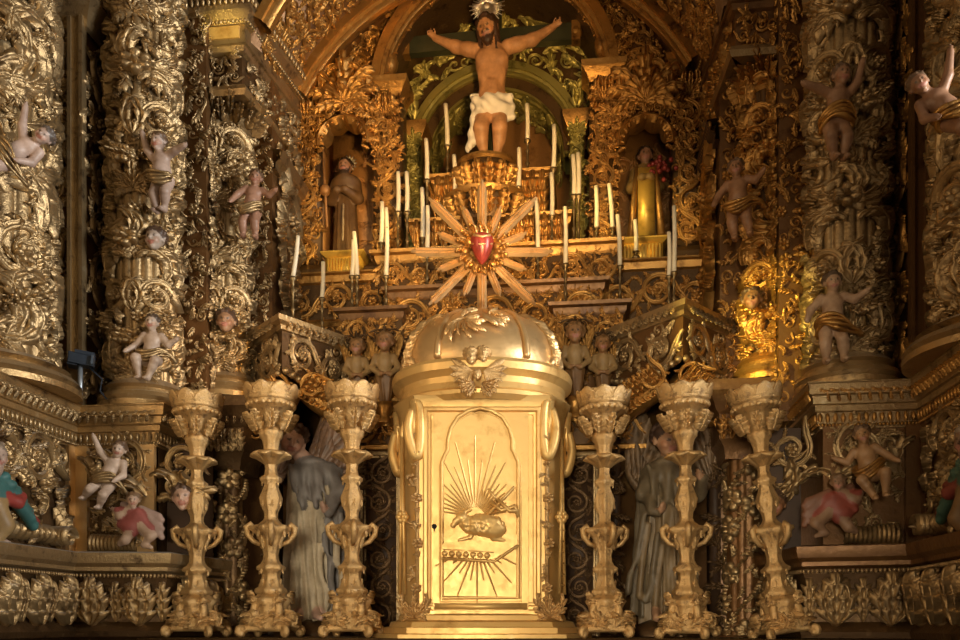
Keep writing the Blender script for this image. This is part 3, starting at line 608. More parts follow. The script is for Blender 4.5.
    # ---- volute bracket and cherub head by the candlestick
    bx = PX(182, 4.72) if s < 0 else PX(790, 4.72)
    t = thing('bracket', f'scrolled bracket of grey gilded volutes at the inner end of the {nm} pedestal', 'bracket', (bx, 4.75, 2.2))
    o = Orn(); q = -s
    o.put('rinceau', q*.0, 2.50, .4, .10, hs=.22, flip=q); o.put('tail', q*-.04, 2.38, 2, .07, hs=.2, flip=-q); o.put('leafc', q*-.02, 2.30, 1.2, .25, hs=.4, flip=q); o.put('leafb', q*.02, 2.45, -1.2, .28, hs=.4, flip=q); o.put('leafb', q*.05, 2.25, 2.2, .2, hs=.3); o.put('tail', q*.05, 2.28, 0, .06, hs=.2, flip=q)
    mk('carved_foliage', o.to(flat((bx,4.72,0), (1,0,0), (0,0,1), (0,-1,0))), M[md], t)
    mk('support', G().box2((bx-.1,4.74,1.98), (bx+.06,5.0,2.62)), M['wood'], t, 30)
for s in (-1, 1): build_side(s)
# ---------------------------------------------------------------- room shell
mk('floor', G().box((0,3.5,-.05), (8,9,.1)), M['dust'], kind='structure')
mk('wall_back', G().box((0,6.86,3.4), (5,.1,7)), M['niche'], kind='structure')
XA = -.03; ZV = 4.50; RV = 1.54
th = np.linspace(-1.16, 1.16, 60)
g = G(); g.grid(np.array([[[XA + r*math.sin(a), y, ZV + r*math.cos(a)] for a in th] for r, y in ((RV,6.8), (RV,5.10), (RV+.15,5.10), (RV+.15,6.8))]), True)
mk('ceiling', g, M['bole'], kind='structure')
def rib(name, label, xc, y, zc, R, w, dpt, mat, a0=-1.07, a1=1.07, cat='arch'):
    th = np.linspace(a0, a1, 72); pr = [(0,0), (0,.6), (.12,.62), (.16,.85), (.3,.9), (.38,1), (.62,1), (.7,.9), (.84,.85), (.88,.62), (1,.6), (1,0)]
    g = G().grid(np.array([[[xc + (R-h*dpt)*math.sin(a), y + v*w, zc + (R-h*dpt)*math.cos(a)] for v, h in pr] for a in th]))
    return tag(mk(name, g, M[mat], sharp=30), label, cat)
rib('arch_rib', 'plain gilded vault rib nearest the back wall, framing the crucifix', XA, 5.70, ZV, RV, .16, .09, 'warm')
rib('arch_rib', 'plain gilded vault rib in front, half hidden by the side entablatures', XA, 5.02, ZV, RV, .14, .09, 'warm')
for y0, y1, sd, lb in ((5.17, 5.70, 1, 'carved scrollwork band of the vault between the two plain ribs'),):
    o = Orn(); L_ = 1.13*RV
    for j in range(3):
        v0 = y0 + .03 + j*(y1-y0-.06)/3; rinceaux(o, -L_, L_, v0, v0 + (y1-y0-.06)/3, False, j, 1.0, bg=False)
    fill(o, -L_, L_, y0 + .02, y1 - .02, .06, .95, .9, (.7, .1, .05, .15), 170 + sd)
    tag(mk('vault_foliage', o.to(arch(XA, 0, ZV, RV)), M['warm']), lb, 'relief')
# ---- wall of the upper altar: plates round the niches, flat arch field above
ZI = 5.28; RI = .75
def okT(u, v):
    r1 = math.hypot(u-XA, v-ZV); r2 = math.hypot(u-XA, v-ZI)
    return r1 < RV - .02 and r2 > RI + .10 and v > 5.2
g = G(); th = np.linspace(-PI/2, PI/2, 60); P = []
for a in th:
    i0 = A(XA + RI*math.sin(a), ZI + RI*math.cos(a)); dd = A(math.sin(a), math.cos(a)); c = i0 - A(XA, ZV); bq = c@dd; tt = -bq + math.sqrt(bq*bq - c@c + (RV+.05)**2)
    P.append([[i0[0], 5.97, i0[1]], [i0[0] + dd[0]*tt, 5.97, i0[1] + dd[1]*tt]])
g.grid(np.array(P)); mk('wall_tympanum', g, M['bole'], kind='structure')
o = Orn(); q = Orn(); rr_ = np.random.default_rng(4)
for iu in range(22):
    for iv in range(6): q.put('rinceau', -1.58 + iu*.15 + .07*(iv % 2), 5.24 + iv*.145, rr_.uniform(0, 6.28), .065, hs=.10, flip=1 if (iu+iv) % 2 else -1)
fill(q, -1.6, 1.6, 5.2, 6.05, .06, 1, 1.0, (.6, .2, .05, .15), 81)
o.p = {k: [x for x in L if okT(x[0], x[1])] for k, L in q.p.items()}; o.p = {k: L for k, L in o.p.items() if L}
tag(mk('tympanum_foliage', o.to(flat((0,5.96,0), (1,0,0), (0,0,1), (0,-1,0))), M['warm']), 'dense carved foliage filling the wall round the inner arch above the saints', 'relief')
rib('arch_moulding', 'plain moulded arch springing from the inner pilasters behind the crucifix', XA, 5.86, ZI, RI + .10, .14, .10, 'warm', -1.57, 1.57)
o = Orn(); n = 26
for k in range(n):
    u = (k - n/2 + .5)*PI*.9/n; o.put('rinceau', u, .0, 0, .055, hs=.08, flip=1 if k % 2 else -1)
tag(mk('arch_border', o.to(archface(XA, 5.955, ZI, RI + .05)), M['warm']), 'narrow scroll border carved along the inner arch behind the crucifix', 'relief')
# greenish recess behind the crucifix
g = G(); th = np.linspace(-PI/2, PI/2, 50); g.grid(np.array([[[XA + (RI)*math.sin(a), y, ZI + RI*math.cos(a)] for a in th] for y in (5.97, 6.36)]))
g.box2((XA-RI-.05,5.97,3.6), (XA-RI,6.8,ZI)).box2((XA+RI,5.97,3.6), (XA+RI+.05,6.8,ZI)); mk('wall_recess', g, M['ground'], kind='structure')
XG = -.06; ZG = 5.03; RG = .60
g = G(); th = np.linspace(-PI*.5, PI*.5, 50); P = []
for a in th:
    dd = A(math.sin(a), math.cos(a)); P.append([[XG + .50*dd[0], 6.36, ZG + .50*dd[1]], [XG + 1.1*dd[0], 6.36, ZG + 1.1*dd[1]]])
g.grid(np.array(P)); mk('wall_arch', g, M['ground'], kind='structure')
o = Orn(); fill(o, -1.4, 1.4, .10, .52, .10, 1, 1.3, (.4, .3, .1, .2), 90); fill(o, -1.4, 1.4, .10, .52, .08, .8, 1, (.7, .2, 0, .1), 91)
tag(mk('recess_foliage', o.to(archface(XG, 6.35, ZG, RG)), M['green']), 'green tinged carved foliage above the small arch behind the crucifix', 'relief')
rib('arch_moulding', 'small round gilded arch directly behind the loincloth of the crucified figure', XG, 6.28, ZG, RG + .05, .12, .08, 'green', -1.57, 1.57)
rib('arch_moulding', 'innermost carved arch reveal in front of the plain brown back wall', XG, 6.40, ZG, RG - .06, .3, .06, 'green', -1.57, 1.57)
o = Orn(); fill(o, -.85, .85, 6.36, 6.7, .09, 1, 1, (.5,.25,.05,.2), 93); tag(mk('reveal_foliage', o.to(arch(XG, 0, ZG, RG - .12)), M['green']), 'carved leaf band under the curve of the innermost arch', 'relief')
for sx, lb in ((-1, 'left'), (1, 'right')):
    x = PX(414 if sx < 0 else 577, 6.2); t = thing('pilaster', f'slim green tinged pilaster carrying the small arch on the {lb} of the crucifix', 'pilaster', (x, 6.2, 4.0))
    mk('shaft', G().box((x,6.25,4.55), (.10,.12,1.1)), M['green'], t); mk('capital', G().sweep([(x-.05,6.4), (x-.05,6.18), (x+.05,6.18), (x+.05,6.4)], [(-.05,5.05), (0,5.05), (.02,5.1), (.05,5.16), (.05,5.2), (-.05,5.2)]), M['warm'], t, 30)
    o = Orn(); rinceaux(o, x-.05, x+.05, 4.05, 5.05, True, 3, 1.2); o.put('palmette', x, 5.05, 0, .1, hs=.2); o.put('leafb', x, 5.22, 1.2, .2, hs=.3); o.put('leafb', x, 5.22, 1.9, .22, hs=.3, flip=-1)
    mk('carved_foliage', o.to(flat((0,6.185,0), (1,0,0), (0,0,1), (0,-1,0))), M['green'], t)
    side = sx*(RI) + XA
# ---- four pilasters, two niches
ZP0 = PZ(262, 5.87, 345); ZP1 = 5.26
PIL = [(305, 14, 'outer left'), (386, 14, 'inner left'), (604, 14, 'inner right'), (690, 15, 'outer right')]
for px, hw, wh in PIL:
    x = PX(px, 5.87); w = hw*.0069; t = thing('pilaster', f'carved gilded pilaster with moulded capital, {wh} of the four flanking the saints\' niches', 'pilaster', (x, 5.9, ZP0-.5))
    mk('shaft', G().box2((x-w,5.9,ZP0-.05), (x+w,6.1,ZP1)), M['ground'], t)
    o = Orn(); rinceaux(o, x-w, x+w, ZP0, ZP1-.2, True, px % 7, 1.2); fill(o, x-w, x+w, ZP0, ZP1, .05, .9, 1.1, seed=px); o.put('palmette', x, ZP1-.19, 0, .15, hs=.3); o.sym('leafa', .03, ZP1-.19, 1.2, .16, u0=x, hs=.3)
    mk('carved_foliage', o.to(flat((0,5.895,0), (1,0,0), (0,0,1), (0,-1,0))), M['warm'], t)
    pp = [(x-w,6.1), (x-w,5.89), (x+w,5.89), (x+w,6.1)]
    mk('capital', G().sweep(pp, [(-w,ZP1-.03), (0,ZP1-.03), (.01,ZP1), (.02,ZP1+.02), (.05,ZP1+.05), (.055,ZP1+.09), (-w,ZP1+.09)]), M['warm'], t, 30)
    mk('base', G().sweep(pp, [(-w,ZP0-.5), (.03,ZP0-.5), (.03,ZP0-.12), (.05,ZP0-.09), (.05,ZP0-.05), (.02,ZP0-.02), (0,ZP0), (-w,ZP0)]), M['ground'], t, 30)
    o = Orn(); fill(o, x-w, x+w, ZP0-.48, ZP0-.12, .1, 1, 1.1, seed=px); o.put('rose', x, ZP0-.3, 0, .08, hs=.12); mk('base_foliage', o.to(flat((0,5.86,0), (1,0,0), (0,0,1), (0,-1,0))), M['warm'], t)
    tag(mk('finial', G().lathe([(.0,ZP1+.38), (.03,ZP1+.34), (.06,ZP1+.26), (.05,ZP1+.2), (.03,ZP1+.17), (.07,ZP1+.13), (.08,ZP1+.09)], (x,5.96,0), 16, rad=lambda r, z, th: r*(1+.15*np.abs(np.sin(4*th)))), M['warm']), f'small carved urn on the {wh} pilaster beside a saint\'s niche', 'finial')
def niche(px, lb, seed):
    x = PX(px, 5.95); w = 28*.0069; z0 = PZ(262, 5.95, px); zs = PZ(150, 5.95, px); zt = PZ(112, 5.95, px)
    t = thing('niche', f'{lb}', 'niche', (x, 6.05, z0))
    mk('back_panel', G().box2((x-w-.03,6.22,z0-.1), (x+w+.03,6.26,zt+.25)), M['niche'], t)
    mk('side_panel', G().box2((x-w-.03,5.97,z0-.1), (x-w,6.24,zt)).box2((x+w,5.97,z0-.1), (x+w+.03,6.24,zt)), M['niche'], t)
    o = Orn(); fill(o, x-w, x+w, z0, zs+.1, .11, .9, .5, (.6,.25,.05,.1), seed); mk('back_foliage', o.to(flat((0,6.22,0), (1,0,0), (0,0,1), (0,-1,0))), M['niche'], t)
    # scalloped canopy arch
    th = np.linspace(-1.75, 1.75, 61); R0 = w*.80; zc = zs - .02; P = []
    for a in th:
        sc = .025*abs(math.sin(a*4.5)); row = []
        for rr, yy in ((R0-sc, 5.93), (R0-sc, 5.80), (R0+.015, 5.77), (R0+.03, 5.78), (R0+.045, 5.81), (R0+.075, 5.85), (R0+.085, 5.95)):
            row.append([x + rr*math.sin(a)*1.02, yy, zc + rr*math.cos(a)*.95])
        P.append(row)
    mk('canopy', G().grid(np.array(P)), M['warm'], t, 50)
    o = Orn(); sf = archface(x, 5.815, zc, R0 + .05)
    for k in range(15): o.put('leafa', (k-7)*.055, .05, -PI/2 - .3, .08, hs=.12, flip=1 if k % 2 else -1); o.put('scroll', (k-7)*.055 + .02, .03, k, .025, hs=.06); o.put('leaf', (k-7)*.055, -.01, -PI/2, .06, hs=.12)
    g = o.to(sf); o = Orn()
    for k in range(13): o.put('rinceau', (k-6)*.065, .085, k, .035, hs=.07, flip=1 if k % 2 else -1); o.put('egg', (k-6)*.05, -.045, 0, .02, hs=.04)
    o.to(sf, g); mk('canopy_foliage', g, M['warm'], t)
    # carved crest on top
    o = Orn(); zz = zc + R0 + .09; o.put('palmette', x, zz + .03, 0, .34, hs=.3, h0=.02); o.sym('leafb', .06, zz, .6, .3, u0=x, hs=.25); o.sym('tail', .16, zz + .08, 1., .08, u0=x, hs=.16); o.sym('leafc', .1, zz + .12, .9, .26, u0=x, hs=.22); o.put('cherub', x, zz + .13, 0, .16, hs=.2, h0=.05)
    fill(o, x-.18, x+.18, zz-.05, zz + .3, .07, .9, 1.2, seed=seed+5); mk('crest_foliage', o.to(flat((0,5.86,0), (1,0,0), (0,0,1), (0,-1,0))), M['warm'], t)
    return x, z0
NL = niche(349, 'shallow brown niche with scalloped gilded canopy holding the friar statue', 101)
NR = niche(644, 'shallow brown niche with scalloped gilded canopy holding the statue in a golden cope', 103)
# ---- predella under the niches
PRED = {}
for (p0, p1, lb, s) in ((284, 392, 'left', -1), (600, 716, 'right', 1)):
    x0, x1 = PX(p0, 5.75), PX(p1, 5.75); pm = (p0+p1)/2; zt = PZ(272 if s < 0 else 258, 5.72, pm); zb = PZ(345, 5.75, pm); PRED[s] = zt
    t = thing('predella', f'carved predella ledge under the saint\'s niche on the {lb}', 'predella', ((x0+x1)/2, 5.8, zb))
    pp = [(x0,6.2), (x0,5.75), (x1,5.75), (x1,6.2)]
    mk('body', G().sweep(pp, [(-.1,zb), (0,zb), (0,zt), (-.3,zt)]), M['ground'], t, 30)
    mk('moulding', G().sweep(pp, [(0,zt-.07), (.02,zt-.06), (.03,zt-.02), (.05,zt-.01), (.05,zt), (-.4,zt)]).sweep(pp, [(0,zb+.12), (.02,zb+.12), (.04,zb+.15), (.02,zb+.17), (0,zb+.17)]), M['warm'], t, 30)
    o = Orn(); rinceaux(o, x0, x1, zb + .17, zt - .07, False, 2, 1.2); fill(o, x0, x1, zb - .1, zb + .12, .1, 1, 1, seed=3); mk('carved_foliage', o.to(flat((0,5.745,0), (1,0,0), (0,0,1), (0,-1,0))), M['warm'], t)
# ---- stepped altar shelves (gradines) and the throne of the crucifix
STEP = {}
def shelf(key, p0, p1, ytop, ybot, Y, yb, label, carve='rin', mat='warm'):
    pm = (p0+p1)/2; x0, x1 = PX(p0, Y), PX(p1, Y); zt, zb = PZ(ytop, Y, pm), PZ(ybot, Y, pm); STEP[key] = (zt, Y)
    t = thing('altar_step', label, 'altar step', ((x0+x1)/2, Y + .1, zb))
    pp = [(x0,yb), (x0,Y+.05), (x1,Y+.05), (x1,yb)]
    mk('body', G().sweep(pp, [(-.02,zb), (0,zb), (0,zt-.01)]), M['ground'], t, 30); mk('top', G().box2((x0-.02,Y+.03,zt-.02), (x1+.02,yb,zt)), M['wood'], t)
    h = zt - zb; mk('moulding', G().sweep(pp, [(0,zt-.07*min(1, h/.2)-.01), (.015,zt-.06), (.02,zt-.03), (.045,zt-.02), (.05,zt), (-.02,zt)]), M[mat], t, 30)
    o = Orn()
    if carve == 'rin': rinceaux(o, x0, x1, zb, zt - .07, False, 1, 1.1)
    else:
        n = int((x1-x0)/.06)
        for k in range(n): o.put('leaf', x0 + (k+.5)*(x1-x0)/n, zb, PI/2, h*.95, hs=.25, sy=.8); o.put('slim', x0 + k*(x1-x0)/n, zb + .3*h, PI/2, h*.6, hs=.2)
    fill(o, x0, x1, zb, zt - .06, .05, .8, .9, seed=int(p0))
    mk('carved_foliage', o.to(flat((0,Y+.045,0), (1,0,0), (0,0,1), (0,-1,0))), M['warm'], t)
    return t
shelf('T0', 388, 602, 281, 335, 5.50, 5.9, 'long carved altar step with a moulded edge directly behind the golden dome', mat='bole')
shelf('T1', 376, 617, 243, 285, 5.63, 6.0, 'second altar step holding tall candles, behind the sunburst', mat='warm')
shelf('T2', 412, 568, 214, 248, 5.74, 6.3, 'third altar step with upright leaves, below the crucifix throne', 'leaf')
shelf('T3', 433, 547, 170, 220, 5.86, 6.5, 'broad upper step flanking the round throne of the crucifix', 'leaf')
XT = PX(487, 5.95)
t = thing('throne', 'round gilded throne of two leaf carved bowls under the crucifix', 'pedestal', (XT, 5.93, 4.3)); zt = PZ(155, 5.8, 487); STEP['TT'] = (zt, 5.95)
mk('bowl', G().lathe([(.0,zt), (.19,zt), (.205,zt-.01), (.205,zt-.03), (.185,zt-.04), (.19,zt-.06), (.17,zt-.14), (.145,zt-.22), (.16,zt-.26)], (XT,5.95,0), 48), M['ground'], t, 35)
mk('lower_bowl', G().lathe([(.15,zt-.25), (.29,zt-.255), (.30,zt-.27), (.29,zt-.295), (.27,zt-.30), (.26,zt-.36), (.22,zt-.44), (.24,zt-.5)], (XT,5.95,0), 48), M['ground'], t, 35)
o = Orn(); q = Orn()
for k in range(16):
    o.put('leaf', (k-7.5)*.062, zt-.23, PI/2, .17, hs=.3, sy=1.1); q.put('leaf', (k-7.5)*.085, zt-.45, PI/2, .16, hs=.3, sy=1.2)
for k in range(5): o.put('cherub', (k-2)*.19, zt-.13, 0, .07, hs=.1, h0=.03)
g = o.to(cyl(XT, 5.95, 0, .17)); q.to(cyl(XT, 5.95, 0, .255), g); mk('carved_foliage', g, M['warm'], t)
mk('rim', G().lathe([(.20,zt+.003), (.215,zt-.003), (.215,zt-.02), (.20,zt-.035)], (XT,5.95,0), 48).lathe([(.29,zt-.25), (.31,zt-.262), (.305,zt-.285), (.29,zt-.30)], (XT,5.95,0), 48), M['warm'], t, 35)
# ---- herm pedestal blocks either side of the dome, and lower carved panels
for s, pc, pw, yt, lb in ((-1, 370, 30, 306, 'left'), (1, 590, 34, 300, 'right')):
    shelf('H' + lb, pc - pw, pc + pw, yt, 345, 5.40, 5.7, f'carved block crowning the pair of little herm angels on the {lb} of the dome', mat='bole')
    p0, p1 = (360, 403) if s < 0 else (556, 600); Y = 5.45; x0, x1 = PX(p0, Y), PX(p1, Y); z0, z1 = 1.5, PZ(452, Y, pc)
    t = thing('carved_panel', f'tall framed panel of dark scrollwork on the {lb} of the golden cabinet', 'panel', ((x0+x1)/2, Y, z0))
    mk('board', G().box2((x0,Y,z0), (x1,Y+.05,z1)), M['wood'], t); g = G(); sf = flat((0,Y,0), (1,0,0), (0,0,1), (0,-1,0)); frame(g, sf, x0, x1, z0, z1, [(0,0), (0,.025), (.01,.03), (.025,.03), (.03,.015), (.04,.015), (.045,0)]); mk('frame', g, M['old'], t, 30)
    o = Orn(); rinceaux(o, x0+.045, x1-.045, z0+.05, z1-.05, True, 2, .8); mk('carved_foliage', o.to(sf), M['ground'], t)
    t = thing('entablature', f'small moulded entablature above the dark framed panel on the {lb} of the golden cabinet', 'entablature', ((x0+x1)/2, Y, z1))
    zt = PZ(402, Y, pc); a0, a1 = (x0-.25, x1+.02) if s < 0 else (x0-.02, x1+.25); pp = [(a0,Y+.3), (a0,Y-.01), (a1,Y-.01), (a1,Y+.3)]
    mk('frieze', G().sweep(pp, [(-.05,z1), (0,z1), (0,zt-.05)]), M['ground'], t, 30); mk('moulding', G().sweep(pp, [(0,z1), (.03,z1+.01), (.03,z1+.035), (0,z1+.05)]).sweep(pp, [(0,zt-.09), (.02,zt-.08), (.03,zt-.05), (.07,zt-.02), (.07,zt), (-.1,zt)]), M['warm'], t, 30)
    o = Orn(); rinceaux(o, a0, a1, z1+.05, zt-.09, False, 1, 1.1); mk('carved_foliage', o.to(flat((0,Y-.015,0), (1,0,0), (0,0,1), (0,-1,0))), M['warm'], t)
    # wall between entablature and herm block
    x2, x3 = PX(345 if s < 0 else 548, 5.55), PX(412 if s < 0 else 615, 5.55)
    t = thing('wall_relief', f'foliage relief behind the pair of little herm angels on the {lb} of the dome', 'relief', ((x2+x3)/2, 5.55, zt))
    mk('board', G().box2((x2,5.55,zt-.1), (x3,5.6,3.55)), M['bole'], t); o = Orn(); fill(o, x2, x3, zt, 3.6, .07, .95, 1.1, seed=40+s); mk('carved_foliage', o.to(flat((0,5.55,0), (1,0,0), (0,0,1), (0,-1,0))), M['warm'], t)
mk('wall_middle', G().box2((-1.75,5.62,0), (1.7,5.72,3.42)), M['bole'], kind='structure')
# ---- canopies over the two angel niches
CAN = {}
for s, pts, lb in ((-1, [(240,345,5.45), (282,318,5.0), (348,340,5.45)], 'left'), (1, [(608,333,5.45), (683,303,5.0), (728,320,5.40)], 'right')):
    pts3 = [P3(*p) for p in pts]; zt = pts3[1][2]; pl = [(p[0], p[1]) for p in pts3]; CAN[s] = (zt, pl); H = .30
    t = thing('canopy', f'angular carved canopy with scalloped hem above the niche of the {lb} angel statue', 'canopy', (pl[1][0], 5.3, zt-H))
    mk('cornice', G().sweep(pl, [(0,zt-.075), (.015,zt-.07), (.02,zt-.045), (.05,zt-.03), (.055,zt), (-.02,zt)]), M['oldd' if s < 0 else 'old'], t, 30)
    P = []
    for (a, b) in zip(pl[:-1], pl[1:]):
        for q in np.linspace(0, 1, 40): P.append([(1-q)*a[0] + q*b[0], (1-q)*a[1] + q*b[1], q])
    gg = []
    for (x, y, q) in P:
        zb = zt - H - .07*math.sin(PI*q) - .018*abs(math.sin(q*PI*7)); gg.append([[x, y, zt-.02], [x, y, zb], [x, y+.05, zb], [x, y+.05, zt-.02]])
    mk('valance', G().grid(np.array(gg)), M['bole'] if s > 0 else M['ground'], t, 40)
    mk('soffit', G().add([[*pl[0], zt-.01], [*pl[1], zt-.01], [*pl[2], zt-.01], [pl[2][0], 5.7, zt-.01], [pl[0][0], 5.7, zt-.01]], None, [[0,1,2], [0,2,3], [0,3,4]]), M['wood'], t)
    g = G()
    for (a, b) in zip(pl[:-1], pl[1:]):
        a, b = A(*a), A(*b); L = np.linalg.norm(b-a); d = np.append((b-a)/L, 0); nr = A(d[1], -d[0], 0); o = Orn()
        rinceaux(o, .02, L-.02, zt-H-.04, zt-.08, False, 1, .9, bg=False); fill(o, .02, L-.02, zt-H-.03, zt-.09, .09, .7, .7, (.6,.2,.05,.15), 7)
        for k in range(int(L/.05)): o.put('leaf', (k+.5)*.05, zt-.02, -PI/2, .05, hs=.12, h0=.03); q = (k+.5)*.05/L; o.put('egg', (k+.5)*.05, zt-H-.055*math.sin(PI*q), 0, .024, hs=.03)
        o.to(flat(np.append(a, 0), d, (0,0,1), nr), g)
    mk('carved_foliage', g, M['old'], t)
    # two curling brackets under it forming an arched opening
    g = G(); xm = pl[1][0] + (.06 if s < 0 else -.06)
    for f in (-1, 1):
        pts_ = []; 
        for q in np.linspace(0, 1, 22):
            pts_.append([xm + f*(.02 + .27*q), 5.12 + .2*q, zt - H - .10 - .03*math.sin(q*5) - .24*q**2.2])
        g.tube(pts_, .05 + .03*np.sin(np.linspace(0, PI, 22)), 10)
        for k in range(8):
            pz = pts_[2 + 2*k]; o = Orn(); o.put('leafa', 0, 0, PI/2 - f*1.2, .13, hs=.3, flip=f); o.put('scroll', 0, -.03, 0, .035, hs=.1); o.to(flat((pz[0], pz[1]-.06, pz[2]), (1,0,0), (0,0,1), (0,-1,0)), g)
        o = Orn(); o.put('rinceau', 0, 0, 1, .075, hs=.12, flip=f); o.to(flat((xm+f*.11, 5.05, zt-H-.10), (1,0,0), (0,0,1), (0,-1,0)), g); o = Orn(); o.put('tail', 0, 0, 2, .05, hs=.1, flip=-f); o.to(flat((xm+f*.29, 5.2, zt-H-.33), (1,0,0), (0,0,1), (0,-1,0)), g)
    mk('scroll_bracket', g, M['warm'], t)
    mk('pillar', G().box2((xm-.33,5.42,1.5), (xm-.27,5.6,zt-.3)).box2((xm+.27,5.42,1.5), (xm+.33,5.6,zt-.3)), M['wood'], t)
    o = Orn(); fill(o, xm-.36, xm-.26, 1.5, zt-.4, .1, 1, 1, seed=4); fill(o, xm+.26, xm+.36, 1.5, zt-.4, .1, 1, 1, seed=6); mk('pillar_foliage', o.to(flat((0,5.42,0), (1,0,0), (0,0,1), (0,-1,0))), M['ground'], t)
# ---------------------------------------------------------------- altar table
t = thing('altar_table', 'long altar table top on which the candlesticks and golden cabinet stand', 'altar', (0, 4.9, 0))
mk('table_top', G().box2((-1.72,4.28,1.46), (1.75,5.6,1.515)), M['ground'], t); mk('front', G().box2((-1.6,4.4,0), (1.6,5.6,1.46)), M['wood'], t)
ZM = 1.515
# ---------------------------------------------------------------- tabernacle, turned to face the viewer
TX, TY = .003, 5.0; TA = math.atan2(EX - TX, TY); TR = rotz(TA)
def TT(g): return g.xf(TR, (TX, TY, 0))
def tshape(th):
    a = np.abs((th + PI) % (2*PI) - PI); c = np.maximum(np.cos(a), 1e-3); r = .40/c
    r = np.where(a > PI/2, .46, r); r = np.minimum(r, np.where(np.cos(a - 1.047) > .05, .49/np.maximum(np.cos(a-1.047), .05), 9)); return np.minimum(r, .455/np.maximum(np.abs(np.sin(a)), .05)) if True else r
def tmix(w): return lambda r, z, th: r*((1-w)*np.minimum(tshape(th), .53) + w*.46)/.46
t = thing('tabernacle', 'tall burnished golden tabernacle cabinet with domed top in the middle of the altar', 'tabernacle', (TX, TY, ZM))
NT = 144
mk('base', TT(G().lathe([(.62,ZM), (.62,ZM+.02), (.56,ZM+.025), (.56,ZM+.055), (.53,ZM+.06), (.52,ZM+.085), (.48,ZM+.095), (.475,ZM+.12), (.46,ZM+.13)], n=NT, rad=tmix(.25))), M['brite'], t, 25)
mk('body', TT(G().lathe([(.46,ZM+.12), (.46,2.66), (.467,2.72), (.485,2.775), (.50,2.80)], n=NT, rad=tmix(0))), M['brite'], t, 25)
mk('cornice', TT(G().lathe([(.47,2.775), (.50,2.80), (.505,2.82), (.485,2.835), (.475,2.87), (.48,2.90), (.50,2.92), (.515,2.93), (.52,2.965), (.51,2.985), (.46,2.99)], n=NT, rad=lambda r, z, th: r*(.85*1.0 + .15*np.minimum(tshape(th), .5)/.46))), M['brite'], t, 25)
dm = mk('dome', TT(G().lathe([(.465,2.985), (.475,3.01), (.465,3.09), (.43,3.175), (.36,3.26), (.25,3.325), (.12,3.35), (.001,3.353)], n=NT)), M['dome'], t, 50)
def dome_r(z): return np.interp(z, [2.985,3.01,3.09,3.175,3.26,3.325,3.35,3.353], [.465,.475,.465,.43,.36,.25,.12,.02])
def dome_pt(a, z, h=0.): r = dome_r(z) + h; return A(r*math.sin(a), -r*math.cos(a), z + h*.3)
for a in (-.98, -.52, .52, .98, 1.9, -1.9):
    zs = np.linspace(3.0, 3.33, 16); mk('dome_rib', TT(G().tube([dome_pt(a, z, .006) for z in zs], np.linspace(.02, .012, 16), 8)), M['dome'], t)
g = G()
for a in (-.98, .98):
    o = Orn()
    for k in range(5): o.put('leaf', 0, .00 + .06*k, PI/2, .10, hs=.14, sy=.9, h0=.0)
    o.put('scroll', 0, 0, 0, .05, hs=.16); o.put('scroll', 0, .28, 0, .035, hs=.1)
    o.to(lambda u, v, h, a=a: np.stack([(dome_r(3.0+v)+h)*np.sin(a+u/.46), -(dome_r(3.0+v)+h)*np.cos(a+u/.46), 3.0+v], -1), g)
mk('dome_acanthus_foliage', TT(g), M['dome'], t)
o = Orn(); r_ = np.random.default_rng(2)
for k in range(11): o.put('slim', -.10 + .02*math.cos(k), .19, PI/2 + 1.9 + k*.26, .11 + .03*(k % 2), hs=.12)
o.put('cluster', .09, .25, 0, .05, hs=.07); o.put('spray', .04, .24, .3, .09, hs=.1); o.put('leafb', .07, .2, -.6, .10, hs=.1); o.put('slim', .0, .24, -1.2, .13, hs=.12); o.put('leafb', -.03, .27, 3.0, .12, hs=.1); o.put('slim', .03, .22, -1.1, .12, hs=.12)
mk('dome_relief_foliage', TT(o.to(lambda u, v, h: np.stack([(dome_r(3.02+v)+h)*np.sin(u/.42), -(dome_r(3.02+v)+h)*np.cos(u/.42), 3.02+v+h*.3], -1))), M['dome'], t)
fp = lambda px, py, d=0.: A((px-481)/188, -.40-d, CZ + (HY-py)/188)      # the cabinet's flat front
sf = lambda u, v, h: np.stack([u, -.405-h, v+0*u], -1)
# front frame and panel strips
g = G(); frame(g, sf, -.315, .315, 1.66, 2.745, [(0,0), (0,.012), (.008,.018), (.022,.018), (.03,.006), (.04,.004), (.045,0)]); mk('front_frame', TT(g), M['brite'], t, 30)
# door
d = mk('door', TT(G().box2((-.258,-.43,1.66), (.245,-.395,2.71))), M['brite'], t, 30, label='golden door with lamb relief')
out = [(441,598),(441,472),(441,463),(444,456),(447,450),(447,440),(450,429),(457,418),(467,412),(479,409),(491,412),(501,418),(508,429),(511,440),(511,450),(514,456),(517,463),(517,472),(517,598),(441,598)]
pts = np.array([fp(x, y, .032) for x, y in out]); g = G().tube(pts, .011, 8, cap=False); g.tube(pts*A(1.06,1,1) + A(.002,.004,-.02), .006, 6, cap=False)
g.box2((-.252,-.437,1.665), (.24,-.43,1.70)); mk('panel_moulding', TT(g), M['brite'], d)
g = G()
def ray(g, p0, p1, w0, w1, y=-.4305, th=.0042):
    p0, p1 = A(*p0), A(*p1); dd = p1-p0; dd /= np.linalg.norm(dd); n = A(-dd[1], dd[0])
    V = []
    for p, w in ((p0, w0), (p1, w1)): V += [[p[0]-n[0]*w, y, p[1]-n[1]*w], [p[0], y-th, p[1]], [p[0]+n[0]*w, y, p[1]+n[1]*w]]
    g.add(V, [[0,1,4,3], [1,2,5,4]], [[3,4,5], [0,2,1]])
c2 = fp(474, 517)[[0,2]]
